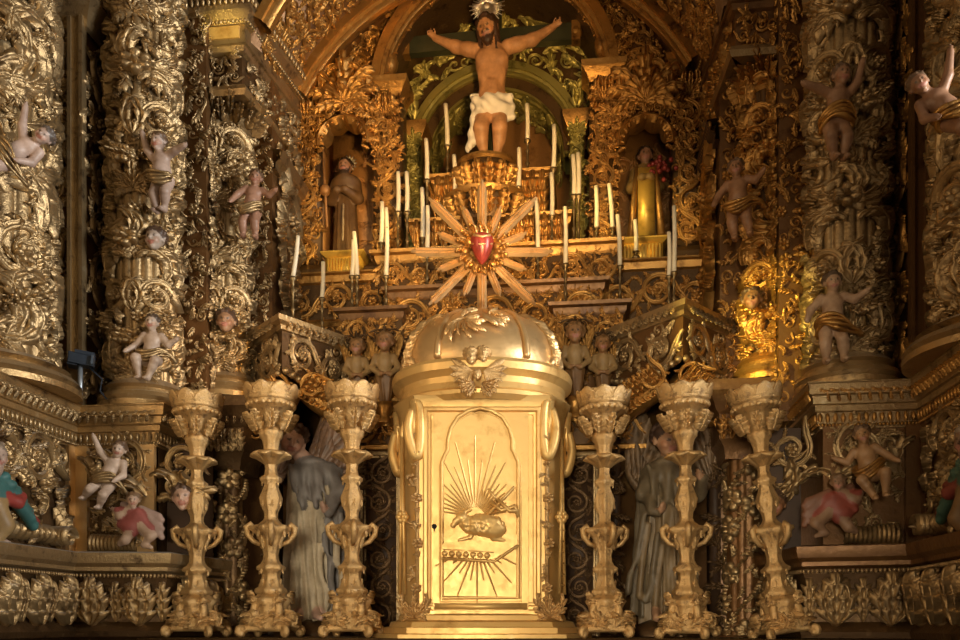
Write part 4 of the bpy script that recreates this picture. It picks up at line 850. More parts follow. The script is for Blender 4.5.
for k, a in enumerate(np.linspace(-1.42, 1.42, 23)):
    L = (.37 if k % 2 else .25) * (1 - .22*abs(a)) + (.06 if abs(a) < .5 else 0); L = min(L, .165/max(abs(math.sin(a)), .1)); ray(g, c2 + .05*A(math.sin(a), math.cos(a)), c2 + L*A(math.sin(a), math.cos(a)), .0085, .004)
mk('ray_relief', TT(g), M['brite'], d, 20); g = G()
c3 = fp(476, 545)[[0,2]]
for k, a in enumerate(np.linspace(-1.1, 1.1, 13)):
    L = (.32 if k % 2 == 0 else .2); ray(g, c3 + .04*A(math.sin(a), -math.cos(a)), c3 + L*A(math.sin(a), -math.cos(a))*(1-.2*abs(a)), .008, .004)
mk('lower_ray_relief', TT(g), M['brite'], d, 20)
f = Fig(); lw = lambda px, py, dd=.05: fp(px, py, dd)
f.ell(lw(478,526), (.10,.045,.055), k=.03); f.ell(lw(492,530), (.07,.045,.05), k=.03); f.ell(lw(461,519,.06), (.032,.03,.03), k=.02); f.cap(lw(455,522,.07), lw(452,527,.07), .016, .012, k=.015); f.cap(lw(464,513,.06), lw(470,511,.07), .012, .006, k=.01)
f.cap(lw(470,538), lw(458,541), .014, .01, k=.015); f.cap(lw(492,540), lw(503,541), .014, .01, k=.015)
q = np.random.default_rng(4)
for _ in range(110):
    a = q.uniform(0, 2*PI); b = q.uniform(0, 1)**.5; f.ell(lw(481 + 21*b*math.cos(a), 526 + 9.5*b*math.sin(a), .05 + .045*math.sqrt(max(0, 1-b*b))), .0125, k=.006)
gl = f.mesh(.005); gl.C = []; mk('lamb', TT(gl), M['brite'], d)
g = G(); bk = [(441,546),(455,533),(516,536),(516,545),(492,560),(441,557)]
V = [fp(x, y, dd) for dd in (.03, .055) for x, y in bk]; n = 6
g.add(V, [[i, (i+1) % n, n+(i+1) % n, n+i] for i in range(n)], [[n, n+1, n+5], [n+1, n+4, n+5], [n+1, n+2, n+4], [n+2, n+3, n+4]]); mk('book', TT(g), M['brite'], d, 20)
g = G(); beads(g, [fp(x, 554 + (x-441)*.05, .055) for x in np.arange(444, 492, 7)], .017, 8, 6); g.tube([fp(441,559,.05), fp(493,562,.05), fp(517,546,.05)], .007, 6); g.tube([fp(441,550,.05), fp(493,553,.05)], .006, 6); mk('book_clasp', TT(g), M['brite'], d)
g = G().tube([fp(483,520,.05), fp(513,488,.05)], .008, 6).tube([fp(487,490,.05), fp(497,503,.05)], .007, 6).tube([fp(490,503,.05), fp(500,512,.06), fp(513,507,.05), fp(517,518,.05)], .012, 6).tube([fp(496,500,.05), fp(508,512,.06), fp(517,512,.05)], .01, 6); mk('banner', TT(g), M['brite'], d)
g = G().lathe([(.0,0), (.012,0), (.014,.004), (.0,.006)], n=12); g.xf(rotx(PI/2), fp(433.5,527,.03)); g.box(fp(433.5,530,.034), (.006,.006,.02)); mk('keyhole', TT(g), M['black'], d, label='small dark keyhole')
for py in (461, 520, 597):
    g = G().lathe([(.0,-.035), (.007,-.033), (.007,.033), (0,.035)], n=8); g.xf(None, fp(525,py,.018)); mk('hinge', TT(g), M['iron' if py != 520 else 'brite'], d, label='dark hinge')
# garlands on the front corners
g = G()
for sx in (-1, 1):
    o = Orn(); r_ = np.random.default_rng(8)
    for k, v in enumerate(np.arange(1.72, 2.6, .06)):
        o.put(['cluster','rose','spray','leafb'][k % 4], 0 + r_.normal(0, .006), v, r_.uniform(0, 6), .030 if k % 4 < 2 else .055, hs=.10, flip=r_.choice([1,-1]))
    ca, sa_ = math.cos(sx*.5), math.sin(sx*.5); x0 = sx*.345
    o.to(lambda u, v, h: np.stack([x0 + u*ca + h*sa_, -.392 + u*sa_ - h*ca, v+0*u], -1), g)
    g.tube([A(x0, -.395, 1.68), A(x0, -.395, 2.68)], .012, 8)
mk('garland_foliage', TT(g), M['cand'], t)
# corner volutes below the cornice, and at the foot
for sx in (-1, 1):
    for (xx, yy, sc) in ((.36, -.385, 1.), (.475, -.12, .9)):
        q = np.linspace(0, 1, 40); a = q*2*PI*.95 + .4; px_ = xx*sx + sx*.034*np.sin(a)*sc; pz = (2.63 if xx < .4 else 2.57) + (.135*np.cos(a) - .03*np.sin(a*2))*sc
        g = G().tube(np.stack([px_, 0*q + yy - .02, pz], -1), .020 + .010*np.sin(q*PI), 10); g.tube([(xx*sx, yy-.012, 2.56), (xx*sx, yy-.012, 2.775)], [.016,.03], 8, flat=1.); mk('volute', TT(g), M['brite'], t)
    g = G(); o = Orn(); o.sym('leafb', 0, 0, .3, .16, hs=.25); o.put('palmette', 0, 0, 0, .12, hs=.2)
    o.to(lambda u, v, h: np.stack([sx*.36 + u*.9, -.40 - h, 1.63 + v - 0*u], -1), g); mk('corner_foliage', TT(g), M['cand'], t)
# ladder and lances on the splayed sides
for sx, nm in ((-1, 'lance'), (1, 'ladder')):
    cx_, cy_ = sx*.415, -.30; u = A(sx*.5, .867, 0); nrm = A(sx*.867, -.5, 0)*.02
    g = G(); b0 = A(cx_, cy_, 0) + nrm
    g.tube([b0 + u*-.03 + A(0,0,1.75), b0 + u*.01 + A(0,0,2.6)], .009, 8).tube([b0 + u*.04 + A(0,0,1.75), b0 + u*-.0 + A(0,0,2.6)], .009, 8)
    if sx > 0:
        for z in np.arange(1.8, 2.2, .06): g.tube([b0 + u*-.03 + A(0,0,z), b0 + u*.04 + A(0,0,z)], .006, 6)
    else: g.lathe([(0,.09), (.018,.02), (.01,0)], tuple(b0 + A(0,0,2.6)), 8)
    for a in np.linspace(0, 6.28, 7)[:-1]: g.ball(b0 + A(.02*math.cos(a), -.005, 2.17 + .02*math.sin(a)), .018, 8, 6)
    mk(nm, TT(g), M['brite'], t)
# winged heads on the cornice
f = Fig(); f2 = G()
for (px, py, s_) in ((470,364,.05), (482,362,.045), (476,382,.03)):
    head(f, fp(px, py, .135), s_*.85, None, (1,1,1), (1,1,1), 'curls', seed=px)
g = f.mesh(.0045); g.C = []
o = Orn()
for sx in (-1, 1):
    for k in range(6): o.put('feather', sx*.03, .0, PI/2 - sx*(1.0 + .36*k), .13 - .006*k, hs=.25, h0=.004*k)
    for k in range(4): o.put('leafa', sx*.02, -.06, -PI/2 + sx*(.2 + .4*k), .09, hs=.2, flip=sx)
g.merge(o.to(lambda u, v, h: np.stack([u - .02, -.505 - h, 2.90 + v], -1))); mk('winged_head', TT(g), M['cand'], t)
mk('finial_post', TT(G().lathe([(.07,3.345), (.075,3.36), (.04,3.375), (.022,3.40), (.03,3.43), (.018,3.45), (.016,3.62)], n=24)), M['dome'], t)
# ---------------------------------------------------------------- sunburst with heart
SBY = 4.86; sc_ = P3(482, 252, SBY); u_ = KD(482, SBY)[1]/F
t = thing('sunburst', 'golden starburst of sixteen rays around a red heart above the cabinet dome', 'sunburst', tuple(sc_))
R7 = rotz(TA); SB = lambda x, y, d=0.: sc_ + R7 @ A(x*u_, -d, y*u_)
for k in range(16):
    a = k*PI/8; L = (71 if k % 2 == 0 else 48) * (1.0 if k % 4 == 0 or k % 2 else 1.06); ca, sa_ = math.cos(a), math.sin(a); g = G()
    w = 3.9 if k % 2 == 0 else 3.1
    for off, ll, zz in ((-w*.62, L*.93, 0), (w*.62, L*.93, 0), (0, L, .008)):
        V = []
        for rr, ww in ((13, w*.55), (ll*.9, w*.62), (ll, w*.3)):
            for q_, dd in ((-ww, .0), (0, .022), (ww, .0), (0, -.012)): V.append(SB(rr*ca - (off+q_)*sa_, rr*sa_ + (off+q_)*ca, dd+zz))
        g.grid(np.array(V).reshape(3, 4, 3), False, True); g.add([V[8], V[9], V[10], V[11]], [[0,1,2,3]])
    mk('ray', g, M['sun'], t, 20)
g = G()
for k in range(22):
    a = k*2*PI/22; g.ball(SB(15*math.cos(a) + (k % 3)*math.cos(a), -2 + 17*math.sin(a), .025 + .01*(k % 2)), .022 + .006*(k % 2), 8, 6)
o = Orn(); 
for k in range(16): o.put('leafa', .085*math.cos(k*PI/8), .085*math.sin(k*PI/8), k*PI/8, .07, hs=.2)
o.to(lambda u, v, h: sc_ + u[..., None]*(R7 @ A(1,0,0)) + v[..., None]*A(0,0,1) - (.02+h)[..., None]*(R7 @ A(0,1,0)), g); mk('cloud_ring', g, M['warm'], t)
P = []
for vv in np.linspace(0, 1, 16):
    r = 11.5*math.sin(PI*min(vv*.62+.0, 1))**.75 if vv < .8 else 11.5*math.sin(PI*.62*.8)**.75*math.sqrt(max(0, 1-((vv-.8)/.2)**2))
    P.append([SB(r*math.cos(a), -17 + 31*vv, .055 + r*.0055*math.sin(a)) for a in np.linspace(0, 2*PI, 24, endpoint=False)])
mk('heart', G().grid(np.array(P), False, True), M['red'], t, label='dark red heart')
g = G().tube([SB(-8, 9, .10), SB(0, 6, .12), SB(8, 9, .10)], .008, 6).tube([SB(-10,2,.08), SB(0,-1,.115), SB(10,2,.08)], .006, 6); o = Orn(); [o.put('slim', x, 0, PI/2, .06, hs=.1) for x in (-.03, 0, .03)]
o.to(lambda u, v, h: SB(0, 11, .06) + u[..., None]*(R7 @ A(1,0,0)) + v[..., None]*A(0,0,1) - h[..., None]*(R7 @ A(0,1,0)), g); mk('thorn_crown', g, M['sun'], t)
mk('post', G().tube([SB(0,-18,-.01), A(TX, TY, 3.62)+R7@A(0,0,0)], .014, 10), M['sun'], t)
# ---------------------------------------------------------------- six great candlesticks
CS = .00530
cprof = lambda L: [(r*CS, ZM + h*CS) for r, h in L]
def candlestick(px, Y, hpx, lean, lab, first=None):
    x = PX(px, Y)
    if first is None:
        t = thing('candlestick', lab, 'candlestick', (x, Y, ZM), 'great altar candlesticks'); c = (x, Y, 0)
        lob = lambda n, amp, ph=0.: (lambda r, z, th: r*(1 + amp*(np.abs(np.sin(n*th/2 + ph))**.7 - .5)))
        # four footed base
        mk('base', G().lathe(cprof([(1,6), (22,6), (24,9), (22,14), (18,20), (16,26), (17,32), (20,37), (17,40), (15,41), (13,43)]), c, 64, rad=lambda r, z, th: r*(1 + .30*np.maximum(0, 1 - (z-ZM)/(30*CS))*np.cos(4*(th+PI/4))+.05*np.cos(8*th))), M['cand'], t)
        for k in range(4):
            a = PI/4 + k*PI/2 + .0; dx, dy = math.sin(a), -math.cos(a); q = np.linspace(0, 1, 30); rr = np.concatenate([14 + 4*np.sin(q[:12]*5), np.linspace(16, 29, 10), 31 + 3.2*np.cos(np.linspace(-1.5, 3.6, 8))]); hh = np.concatenate([np.linspace(38, 22, 12), np.linspace(20, 6.5, 10), 6.5 + 3.6*np.sin(np.linspace(-1.5, 3.6, 8))])
            g = G().tube(np.stack([x + dx*rr*CS, Y + dy*rr*CS, ZM + hh*CS], -1), (np.linspace(4.2, 3.4, 30))*CS, 8)
            g.ball((x + dx*31*CS, Y + dy*31*CS, ZM + 4.5*CS), 4.5*CS, 10, 6); g.ball((x + dx*17.5*CS, Y + dy*17.5*CS, ZM + 37*CS), (5*CS, 5*CS, 4.2*CS), 10, 6); mk('foot', g, M['cand'], t)
        o = Orn()
        for k in range(8):
            u = (k+.5)*2*PI/8*.1; o.put('palmette' if k % 2 else 'cherub', u - .314, .035 if k % 2 else .09, 0, .075 if k % 2 else .05, hs=.16, h0=.0); o.put('leafb', u - .314, .03, 1.0, .1, hs=.2, flip=1 if k % 2 else -1); o.put('leafb', u - .314, .16, 2.6 if k % 2 else .5, .07, hs=.16)
        mk('base_foliage', o.to(lambda u, v, h: np.stack([x + (.062 + .06*(1 - v/.2)**2 + h + .012)*np.sin(u/.1), Y - (.062 + .06*(1 - v/.2)**2 + h + .012)*np.cos(u/.1), ZM + .03 + v], -1)), M['cand'], t)
        mk('stem', G().lathe(cprof([(13,43), (14.5,45), (14,48), (11,50), (10,54), (8,60), (8.5,65), (12.5,67), (13,70), (9,73), (7,77), (6.5,82), (8,90), (11,97), (14,103), (20,107), (19.5,110), (11,112), (7,116), (5.8,119), (6.2,124), (9.5,132), (10.5,138), (7.5,146), (5.6,152), (9.5,155), (10,158), (6,161), (5,167), (6.5,176)]), c, 48, rad=lambda r, z, th: r*(1 + .09*np.cos(6*th) + .04*np.cos(12*th))), M['cand'], t)
        o = Orn()
        for (h0, n, L, an, rr) in ((50, 6, .045, 1.57, 10), (69, 6, .035, -1.57, 12.5), (88, 6, .075, 1.57, 9.5), (106, 8, .04, -1.57, 18), (126, 5, .05, 1.57, 8), (137, 6, .04, -1.57, 10), (157, 5, .035, -1.57, 9)):
            for k in range(n): o.put('leaf', (k+.5)*2*PI/n*.1 - .314, h0*CS, an, L, hs=L*.9, sy=1.0, h0=rr*CS - .060)
        mk('stem_foliage', o.to(lambda u, v, h: np.stack([x + (.052+h)*np.sin(u/.1), Y - (.052+h)*np.cos(u/.1), ZM + v], -1)), M['cand'], t)
        for k in range(4):
            a = k*PI/2 + .35; g = G().tube([(x + math.sin(a)*r*CS, Y - math.cos(a)*r*CS, ZM + h*CS) for r, h in ((10,92), (17,95), (22.5,102), (23.5,109), (19.5,112.5), (17,109), (18.5,106))], np.array([2.2,2.6,3,3.2,2.8,2.4,2])*CS, 8); mk('scroll_handle', g, M['cand'], t)
        tv = np.linspace(0, 2*PI, 96, endpoint=False); lb_ = np.abs(np.cos(4*tv))**.7
        mk('drip_pan', G().grid(np.array([np.stack([x + (r + e*lb_)*CS*np.sin(tv), Y - (r + e*lb_)*CS*np.cos(tv), ZM + (h - dd*lb_)*CS], -1) for r, h, e, dd in ((6,171,0,0), (9,174,1,0), (13,178,2,1), (17,182,3,3.5), (17.5,183.5,4,4), (16,184,2,1), (9,183,0,0), (7,186,0,0))]), False, True), M['cand'], t)
        mk('socket', G().lathe(cprof([(7,183), (7.5,190), (9,196), (11.5,199), (12,203), (11,206), (8,208), (9,211), (12,213), (12.5,217), (13,221), (17,225), (22,228), (24,231), (22,233), (23,235)]), c, 48, rad=lambda r, z, th: r*(1 + .04*np.cos(8*th))), M['cand'], t)
        mk('crown_rim', G().lathe(cprof([(23,233), (25,235), (24.5,237), (23,238), (24,241), (25,247), (23,247.5), (21,241), (19,236)]), c, 96, rad=lambda r, z, th: r*(1 + .06*np.abs(np.sin(4.5*th))*np.clip((z-ZM-236*CS)/(10*CS), 0, 1))).merge(G()), M['cand'], t)
        g = G(); tv = np.linspace(0, 2*PI, 108, endpoint=False); top = 239 + 10.5*np.abs(np.cos(4.5*tv))**.55; ro = 1 + .05*np.abs(np.cos(4.5*tv))
        g.grid(np.array([np.stack([x + rr*ro*CS*np.sin(tv), Y - rr*ro*CS*np.cos(tv), ZM + CS*(235 + (top-235)*ff)], -1) for rr, ff in ((23.5,0), (25,.4), (26.2,.75), (26.6,.95), (25.6,1), (24.3,.9), (22.5,.4), (21,0))]), False, True)
        for k in range(22): a = k*2*PI/22; g.ball((x + 22.5*CS*math.sin(a), Y - 22.5*CS*math.cos(a), ZM + 229.5*CS), 2.6*CS, 8, 5)
        o = Orn()
        for k in range(8): o.put('leaf', (k+.5)*.0785 - .314, 204*CS, PI/2, .1, hs=.2, sy=1.2, h0=0.)
        o.to(lambda u, v, h: np.stack([x + (.062 + .055*np.clip((v-1.1)/.12, 0, 1)**2 + h)*np.sin(u/.1), Y - (.062 + .055*np.clip((v-1.1)/.12, 0, 1)**2 + h)*np.cos(u/.1), ZM + v], -1), g); mk('crown_lobe_foliage', g, M['cand'], t)
    else:
        t = first.copy(); COL.objects.link(t); t.location = (x, Y, ZM); t['label'] = lab
        for ch in list(first.children):
            c = ch.copy(); COL.objects.link(c); c.parent = t
    t.rotation_euler = (0, lean, {200: .3, 270: .9, 352: 0, 605: .5, 688: 1.2, 784: .2}.get(px, 0)); s = hpx*KD(px, Y)[1]/F/(248*CS)*.995; t.scale = (s, s, s)
    return t
c0 = candlestick(352, 4.62, 252, 0, 'ornate gilded candlestick just to the left of the golden cabinet')
candlestick(197, 4.62, 243, 0, 'ornate gilded candlestick standing leftmost, in front of the small vine column', c0)
candlestick(271, 4.62, 251, 0, 'ornate gilded candlestick overlapping the pale robed angel statue on the left', c0)
candlestick(606, 4.66, 247, -.01, 'ornate gilded candlestick just to the right of the golden cabinet', c0)
candlestick(688, 4.62, 250, -.055, 'ornate gilded candlestick in front of the dark robed angel statue, leaning slightly', c0)
candlestick(784, 4.60, 252, -.125, 'ornate gilded candlestick standing rightmost, visibly leaning to the left', c0)
# ---------------------------------------------------------------- candles in slim brass holders
CL = [ # px top, y top, px bottom, y bottom, support, description
 (298,236,293,277,'CL','on the left end of the left angular canopy, leaning outward'), (323,262,322,298,'CL','shortest one, on the middle of the left angular canopy'),
 (354,232,357,276,'Hleft','second of the pair on the block above the left herm angels'), (353.5,240,352,276,'Hleft','first of the pair on the block above the left herm angels'),
 (387,229,386,276,'Hleft','on the right end of the block above the left herm angels'), (382,202,381,243,'T1','first of the pair at the left end of the second step'), (386,208,386.5,243,'T1','second of the pair at the left end of the second step'),
 (398,172,398,212,'T1','first of the taller pair beside the left inner pilaster'), (406.5,172,407,212,'T1','second of the taller pair beside the left inner pilaster'),
 (422,188,422.5,238,'T1','behind the upper left ray of the sunburst'), (427.5,206,427,252,'T0','on the first altar step, left of the sunburst'),
 (426,139,427,180,'T2','at the left end of the third altar step'), (445.5,104,447.5,146,'T3','tallest standing, left of the crucified figure\'s knees'),
 (454,155,455,193,'T2','in front of the left side of the crucifix throne'), (527,104,527.5,140,'T3','right of the crucified figure\'s knees on the upper step'),
 (554,125,553.5,168,'T2','at the right end of the third altar step'), (519,148,518.5,187,'T2','in front of the right side of the crucifix throne'),
 (573,155,574,195,'T1','first of the taller pair beside the right inner pilaster'), (578,153,578.5,195,'T1','second of the taller pair beside the right inner pilaster'),
 (551.5,173,552,216,'T1','behind the upper right ray of the sunburst'), (536,198,538,250,'T0','at the tip of the upper right ray of the sunburst'),
 (565,207,565.5,264,'Hright','on the block above the right herm angels, nearest the dome'), (596,186,596.5,228,'T1','towards the right end of the second altar step'),
 (609,184,612.5,228,'T1','leaning, at the far right end of the second altar step'), (617.5,215,620,266,'Hright','on the right end of the block above the right herm angels'),
 (635,220,636,258,'PR','in front of the fluted pedestal below the right niche'), (669,232,669,276,'CR','first of the pair on the peak of the right angular canopy'), (674,206,674,272,'CR','taller of the pair on the peak of the right angular canopy')]
for (pt, yt, pb, yb, key, desc) in CL:
    if key in STEP: z0, Y = STEP[key]; Y += .07
    elif key == 'PR': z0, Y = PRED[1], 5.72
    else:
        s = -1 if key == 'CL' else 1; z0, pl = CAN[s]
        Y = 5.1
        for _ in range(8):
            x = PX(pb, Y); (xa, ya), (xb, yb_), (xc, yc) = pl; Y = (np.interp(x, [xa, xb, xc], [ya, yb_, yc])) + .05
    p0 = P3(pb, yb, Y); p1 = P3(pt, yt, Y); m = KD(pb, Y)[1]/F; x = p0[0]; zb = max(p0[2], z0 + .05); H = zb - z0; r = 2.3*m
    if p1[2] - zb < .1: continue
    tag(mk('candle_holder', G().lathe([(.001,z0), (4.4*m,z0), (4.2*m,z0+.012), (1.5*m,z0+.03), (1.2*m,z0+.25*H), (2.4*m,z0+.30*H), (1.2*m,z0+.35*H), (1.1*m,z0+.62*H), (2.2*m,z0+.68*H), (1.2*m,z0+.74*H), (1.5*m,z0+.9*H), (3.6*m,z0+.95*H), (3.4*m,zb), (2*m,zb-.004), (.001,zb-.004)], (x, Y, 0), 14), M['brass']), 'slim brass candle holder ' + desc, 'candle holder', 'slim brass candle holders')
    c = thing('candle', 'ivory taper candle ' + desc, 'candle', (x, Y, zb), 'ivory taper candles')
    q = np.linspace(0, 1, 7)[:, None]; pa = A(x, Y, zb) + (p1 - A(x, Y, zb))*q + A(.004,0,0)*np.sin(q*PI)
    mk('wax_body', G().tube(pa, np.linspace(r, r*.88, 7), 10), M['wax'], c); mk('wick', G().tube([p1, p1 + A(.001,0,.016)], .0025, 5), M['black'], c, label='short black wick')
# ---------------------------------------------------------------- crucifix
Y = 6.00; q = lambda px, py, d=0.: P3(px, py, Y + d); m = KD(490, Y)[1]/F
t = thing('crucifix', 'dark green black wooden cross standing behind the crucified figure', 'cross', tuple(q(492, 160, .12)))
mk('upright', G().tube([q(492,160,.1), q(492,-25,.1)], 10*m, 4, flat=1.), M['cross'], t, 30)
g = G(); a, b = q(406,48,.1), q(576,33,.1); hh = 8.5*m
V = [p + A(0, dy, dz) for p in (a, b) for dy, dz in ((-.03,-hh), (-.03,hh), (.03,hh), (.03,-hh))]; g.add(V, [[0,1,5,4], [1,2,6,5], [2,3,7,6], [3,0,4,7], [0,3,2,1], [4,5,6,7]]); mk('crossbeam', g, M['cross'], t, 30)
for (ex, ey) in ((406,48), (576,33)): c = q(ex, ey, .1); mk('beam_cap', G().box(c, (.06,.075,2.3*hh)).ball(c, (.045,.045,.05)), M['warm'], t, 30)
SK = (.62,.33,.16); f = Fig(); k = .03
ch = q(491,58); f.ell(q(492,63,-.01), (16.5*m, .08, 20*m), SK, .05); f.ell(q(492,84,-.0), (13*m, .07, 18*m), SK, .05); f.ell(q(492,100,0), (14.5*m,.075,12*m), SK, .05)
for sx in (-1, 1): f.ell(q(492+8*sx,58,-.055), (8*m,.035,7*m), SK, .03); f.ell(q(492+7.5*sx,74,-.05), (6*m,.02,8*m), SK, .03); f.cap(q(492+2.5*sx,82,-.065), q(492+2.5*sx,95,-.06), 2.6*m, 2.4*m, SK, .02)
sh = {-1: (477,51), 1: (508,47)}; el = {-1: (456,47), 1: (532,40)}; wr = {-1: (435,38), 1: (553,27)}; tip = {-1: (428,31), 1: (563,20)}
for sx in (-1, 1):
    limb(f, [q(*sh[sx], .0), q(*el[sx], .04), q(*wr[sx], .06)], [7.2*m, 5.4*m, 3.4*m], SK, .03); f.ell(q((sh[sx][0]*.6+el[sx][0]*.4), sh[sx][1]*.6+el[sx][1]*.4, .01), (6.5*m,5.4*m,5.6*m), SK, .03)
    hand(f, q(*wr[sx], .055), q(*tip[sx], .05) - q(*wr[sx], .055), A(0,-1,0), 14*m, SK, .9, sx)
head(f, q(487,29,-.075), 11.5*m, rotz(-.25) @ rotx(.28) @ roty(-.12), SK, (.07,.035,.02), 'long', True, seed=9); f.cap(q(490,44,-.02), q(488,36,-.05), 6*m, 5.5*m, SK, .03)
for sx, kn, ft in ((-1, (481,128), (484,154)), (1, (500,127), (497,155))):
    limb(f, [q(492+7*sx,108,-.0), q(*kn, -.07), q(*ft, .0)], [9.5*m, 6.8*m, 4*m], SK, .03); f.ell(q(kn[0], kn[1]+10, -.03), (5.6*m,5.6*m,9*m), SK, .03); f.cap(q(*ft, .0), q(ft[0], ft[1]+4, -.09), 4*m, 3*m, SK, .02)
    for j in range(5): f.cap(q(ft[0]+(j-2)*1.4, ft[1]+4, -.08), q(ft[0]+(j-2)*1.6, ft[1]+6, -.12), 1.3*m, 1.0*m, SK, .008)
b_ = mk('crucified_figure', f.mesh(.0085), M['paint']); tag(b_, 'carved bearded figure with outstretched arms and white loincloth, hung on the dark cross', 'statue')
f = Fig(); CLH = (.80,.74,.64)
for i in range(9): f.cap(q(473+.5*i,97+3.0*i,-.02), q(510+.3*i,96+2.6*i,-.02), 2.4*m, 2.4*m, CLH, .025)
f.ell(q(492,106,-.01), (16*m, .09, 12.5*m), CLH, .03)
for sx in (-1, 1): f.ell(q(492+9*sx,112,-.03), (9.5*m,.075,9*m), CLH, .03)
for i in range(5): f.cap(q(475-i*.5,104,-.03-.012*(i%2)), q(470+2.4*i-2,151-3*i,-.01-.02*(i%2)), 2.2*m, 2.6*m, CLH, .012)
f.cap(q(476,100,-.09), q(480,108,-.1), 4*m, 3*m, CLH, .02); cz = q(492,106); g = f.mesh(.007, lambda X_, Y_, Z_: .005*np.sin(75*(Z_-cz[2]) + 22*(X_-cz[0]) + 3*np.sin(20*(X_-cz[0])))); g.C = []; mk('loincloth', g, M['cloth'], b_, label='white draped loincloth')
g = G(); c = q(487,6,-.04)
for kx in range(28): a = -.2 + kx*(PI+.4)/27 + PI; g.tube([c + A(math.cos(a), 0, math.sin(a))*3*m, c + A(math.cos(a), 0, math.sin(a))*(18 if kx % 2 else 15)*m], [1.3*m, .5*m], 5)
for kx in range(16): a = kx*PI/15; g.tube([c + A(math.cos(a), 0, math.sin(a))*3*m, c + A(math.cos(a), 0, math.sin(a))*15*m], [1.3*m, .5*m], 5)
g.ball(c, (4*m,.02,4*m)); mk('halo', g, M['silver'], b_, label='spiky silver halo')
# ---------------------------------------------------------------- the two niche statues on fluted pedestals
for (s, px, y0, y1, hw, lb) in ((-1, 343, 272, 248, 18, 'bright fluted gold pedestal box under the brown friar statue'), (1, 642, 258, 234, 20, 'bright fluted gold pedestal box under the statue in a golden cope')):
    Y = 5.80; x = PX(px, Y); w = hw*.0068; z0, z1 = PRED[s], PZ(y1, Y-.06, px)
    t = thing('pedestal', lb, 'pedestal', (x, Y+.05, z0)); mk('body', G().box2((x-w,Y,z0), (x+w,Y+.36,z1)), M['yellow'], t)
    g = G()
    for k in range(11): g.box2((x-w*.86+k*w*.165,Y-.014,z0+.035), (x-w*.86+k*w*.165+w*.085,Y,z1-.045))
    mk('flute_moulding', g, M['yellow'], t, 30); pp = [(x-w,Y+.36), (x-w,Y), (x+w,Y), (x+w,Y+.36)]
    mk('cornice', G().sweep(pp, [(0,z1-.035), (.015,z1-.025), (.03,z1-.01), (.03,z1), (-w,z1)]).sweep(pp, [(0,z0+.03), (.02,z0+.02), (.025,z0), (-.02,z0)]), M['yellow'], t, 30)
    STEP['SP%d' % s] = z1
def niche_statue(px, yh, s, lab, body, col, band, seed):
    Y = 6.0; z0 = STEP['SP%d' % s]; x = PX(px, Y); m = KD(px, Y)[1]/F; H = PZ(yh-10, Y, px) - z0; hz = PZ(yh, Y, px)
    f = Fig(); fn, lo, hi = robe_fn((x, Y), (13.5 if s < 0 else 17)*m, 9*m, z0, z0 + H*.80, 8, .10, .75, 1.0, seed, 1.0); f.fn(fn, lo, hi, col, .02)
    f.ell((x, Y, z0+H*.74), (14*m,.075,10*m), col, .04); SKN = (.42,.24,.15)
    for sx in (-1, 1): limb(f, [(x+10.5*m*sx, Y, z0+H*.76), (x+14*m*sx, Y-.03, z0+H*.60), (x+4*m*sx, Y-.13, z0+H*.63)], [5*m, 4.8*m, 4*m], col, .02); hand(f, (x+4*m*sx, Y-.13, z0+H*.63), (-sx, -.3, .25), (0,1,0), 7*m, SKN, .6, sx)
    f.cap((x, Y, z0+H*.78), (x, Y-.02, hz-.02), 4*m, 4*m, SKN, .02); head(f, (x, Y-.03, hz), 8.2*m, rotx(-.1), SKN, (.05,.03,.02), 'curls', s < 0, seed)
    if s < 0:
        f.ell((x, Y-.0, z0+H*.79), (12*m,.085,5*m), tuple(np.array(col)*.8), .03); f.cap((x+2*m, Y-.115, z0+H*.5), (x+3*m, Y-.16, z0+.1), 1.2*m, 1.2*m, (.4,.3,.18), .01)
    b = mk('robed_saint', f.mesh(.008), M['robe']); tag(b, lab, 'statue')
    if s > 0:
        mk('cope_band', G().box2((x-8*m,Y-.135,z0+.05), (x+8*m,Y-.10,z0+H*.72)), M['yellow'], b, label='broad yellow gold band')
        g = G()
        for sx in (-1, 1): g.tube([(x+9*m*sx,Y-.12,z0+H*.74), (x+12*m*sx,Y-.11,z0+H*.4), (x+15*m*sx,Y-.1,z0+.03)], [.012,.022,.03], 8)
        mk('cope_hem', g, M['warm'], b); g = G(); r = np.random.default_rng(3)
        for k in range(24): g.ball((x+14*m+r.normal(0,.03), Y-.13+r.normal(0,.02), z0+H*.72+r.normal(0,.035)), .017, 8, 5)
        mk('flower_sprig_foliage', g, M['red'], b)
    else: mk('staff', G().tube([(x-15*m,Y-.1,z0+H*.3), (x-19*m,Y-.1,z0+H*.95)], .009, 6).ball((x-17*m,Y-.1,z0+H*.65), .04), M['niche'], b)
    g = G().lathe([(.001,-.006), (.04,-.006), (.042,0), (.04,.006), (.001,.006)], n=20).xf(rotx(PI/2))
    for k in range(14): a = k*2*PI/14; g.tube([A(math.cos(a),0,math.sin(a))*.035, A(math.cos(a),0,math.sin(a))*(.062 if s < 0 else .05)], [.01,.004], 5)
    mk('halo', g.xf(None, (x+.5*m, Y+.05, hz + 10*m)), M['silver'], b, label='small silver halo')
niche_statue(346, 170, -1, 'brown robed bearded friar statue with silver halo in the left niche', None, (.17,.095,.04), None, 5)
niche_statue(645, 159, 1, 'statue in a golden cope with yellow front band and silver halo in the right niche', None, (.30,.19,.06), None, 6)
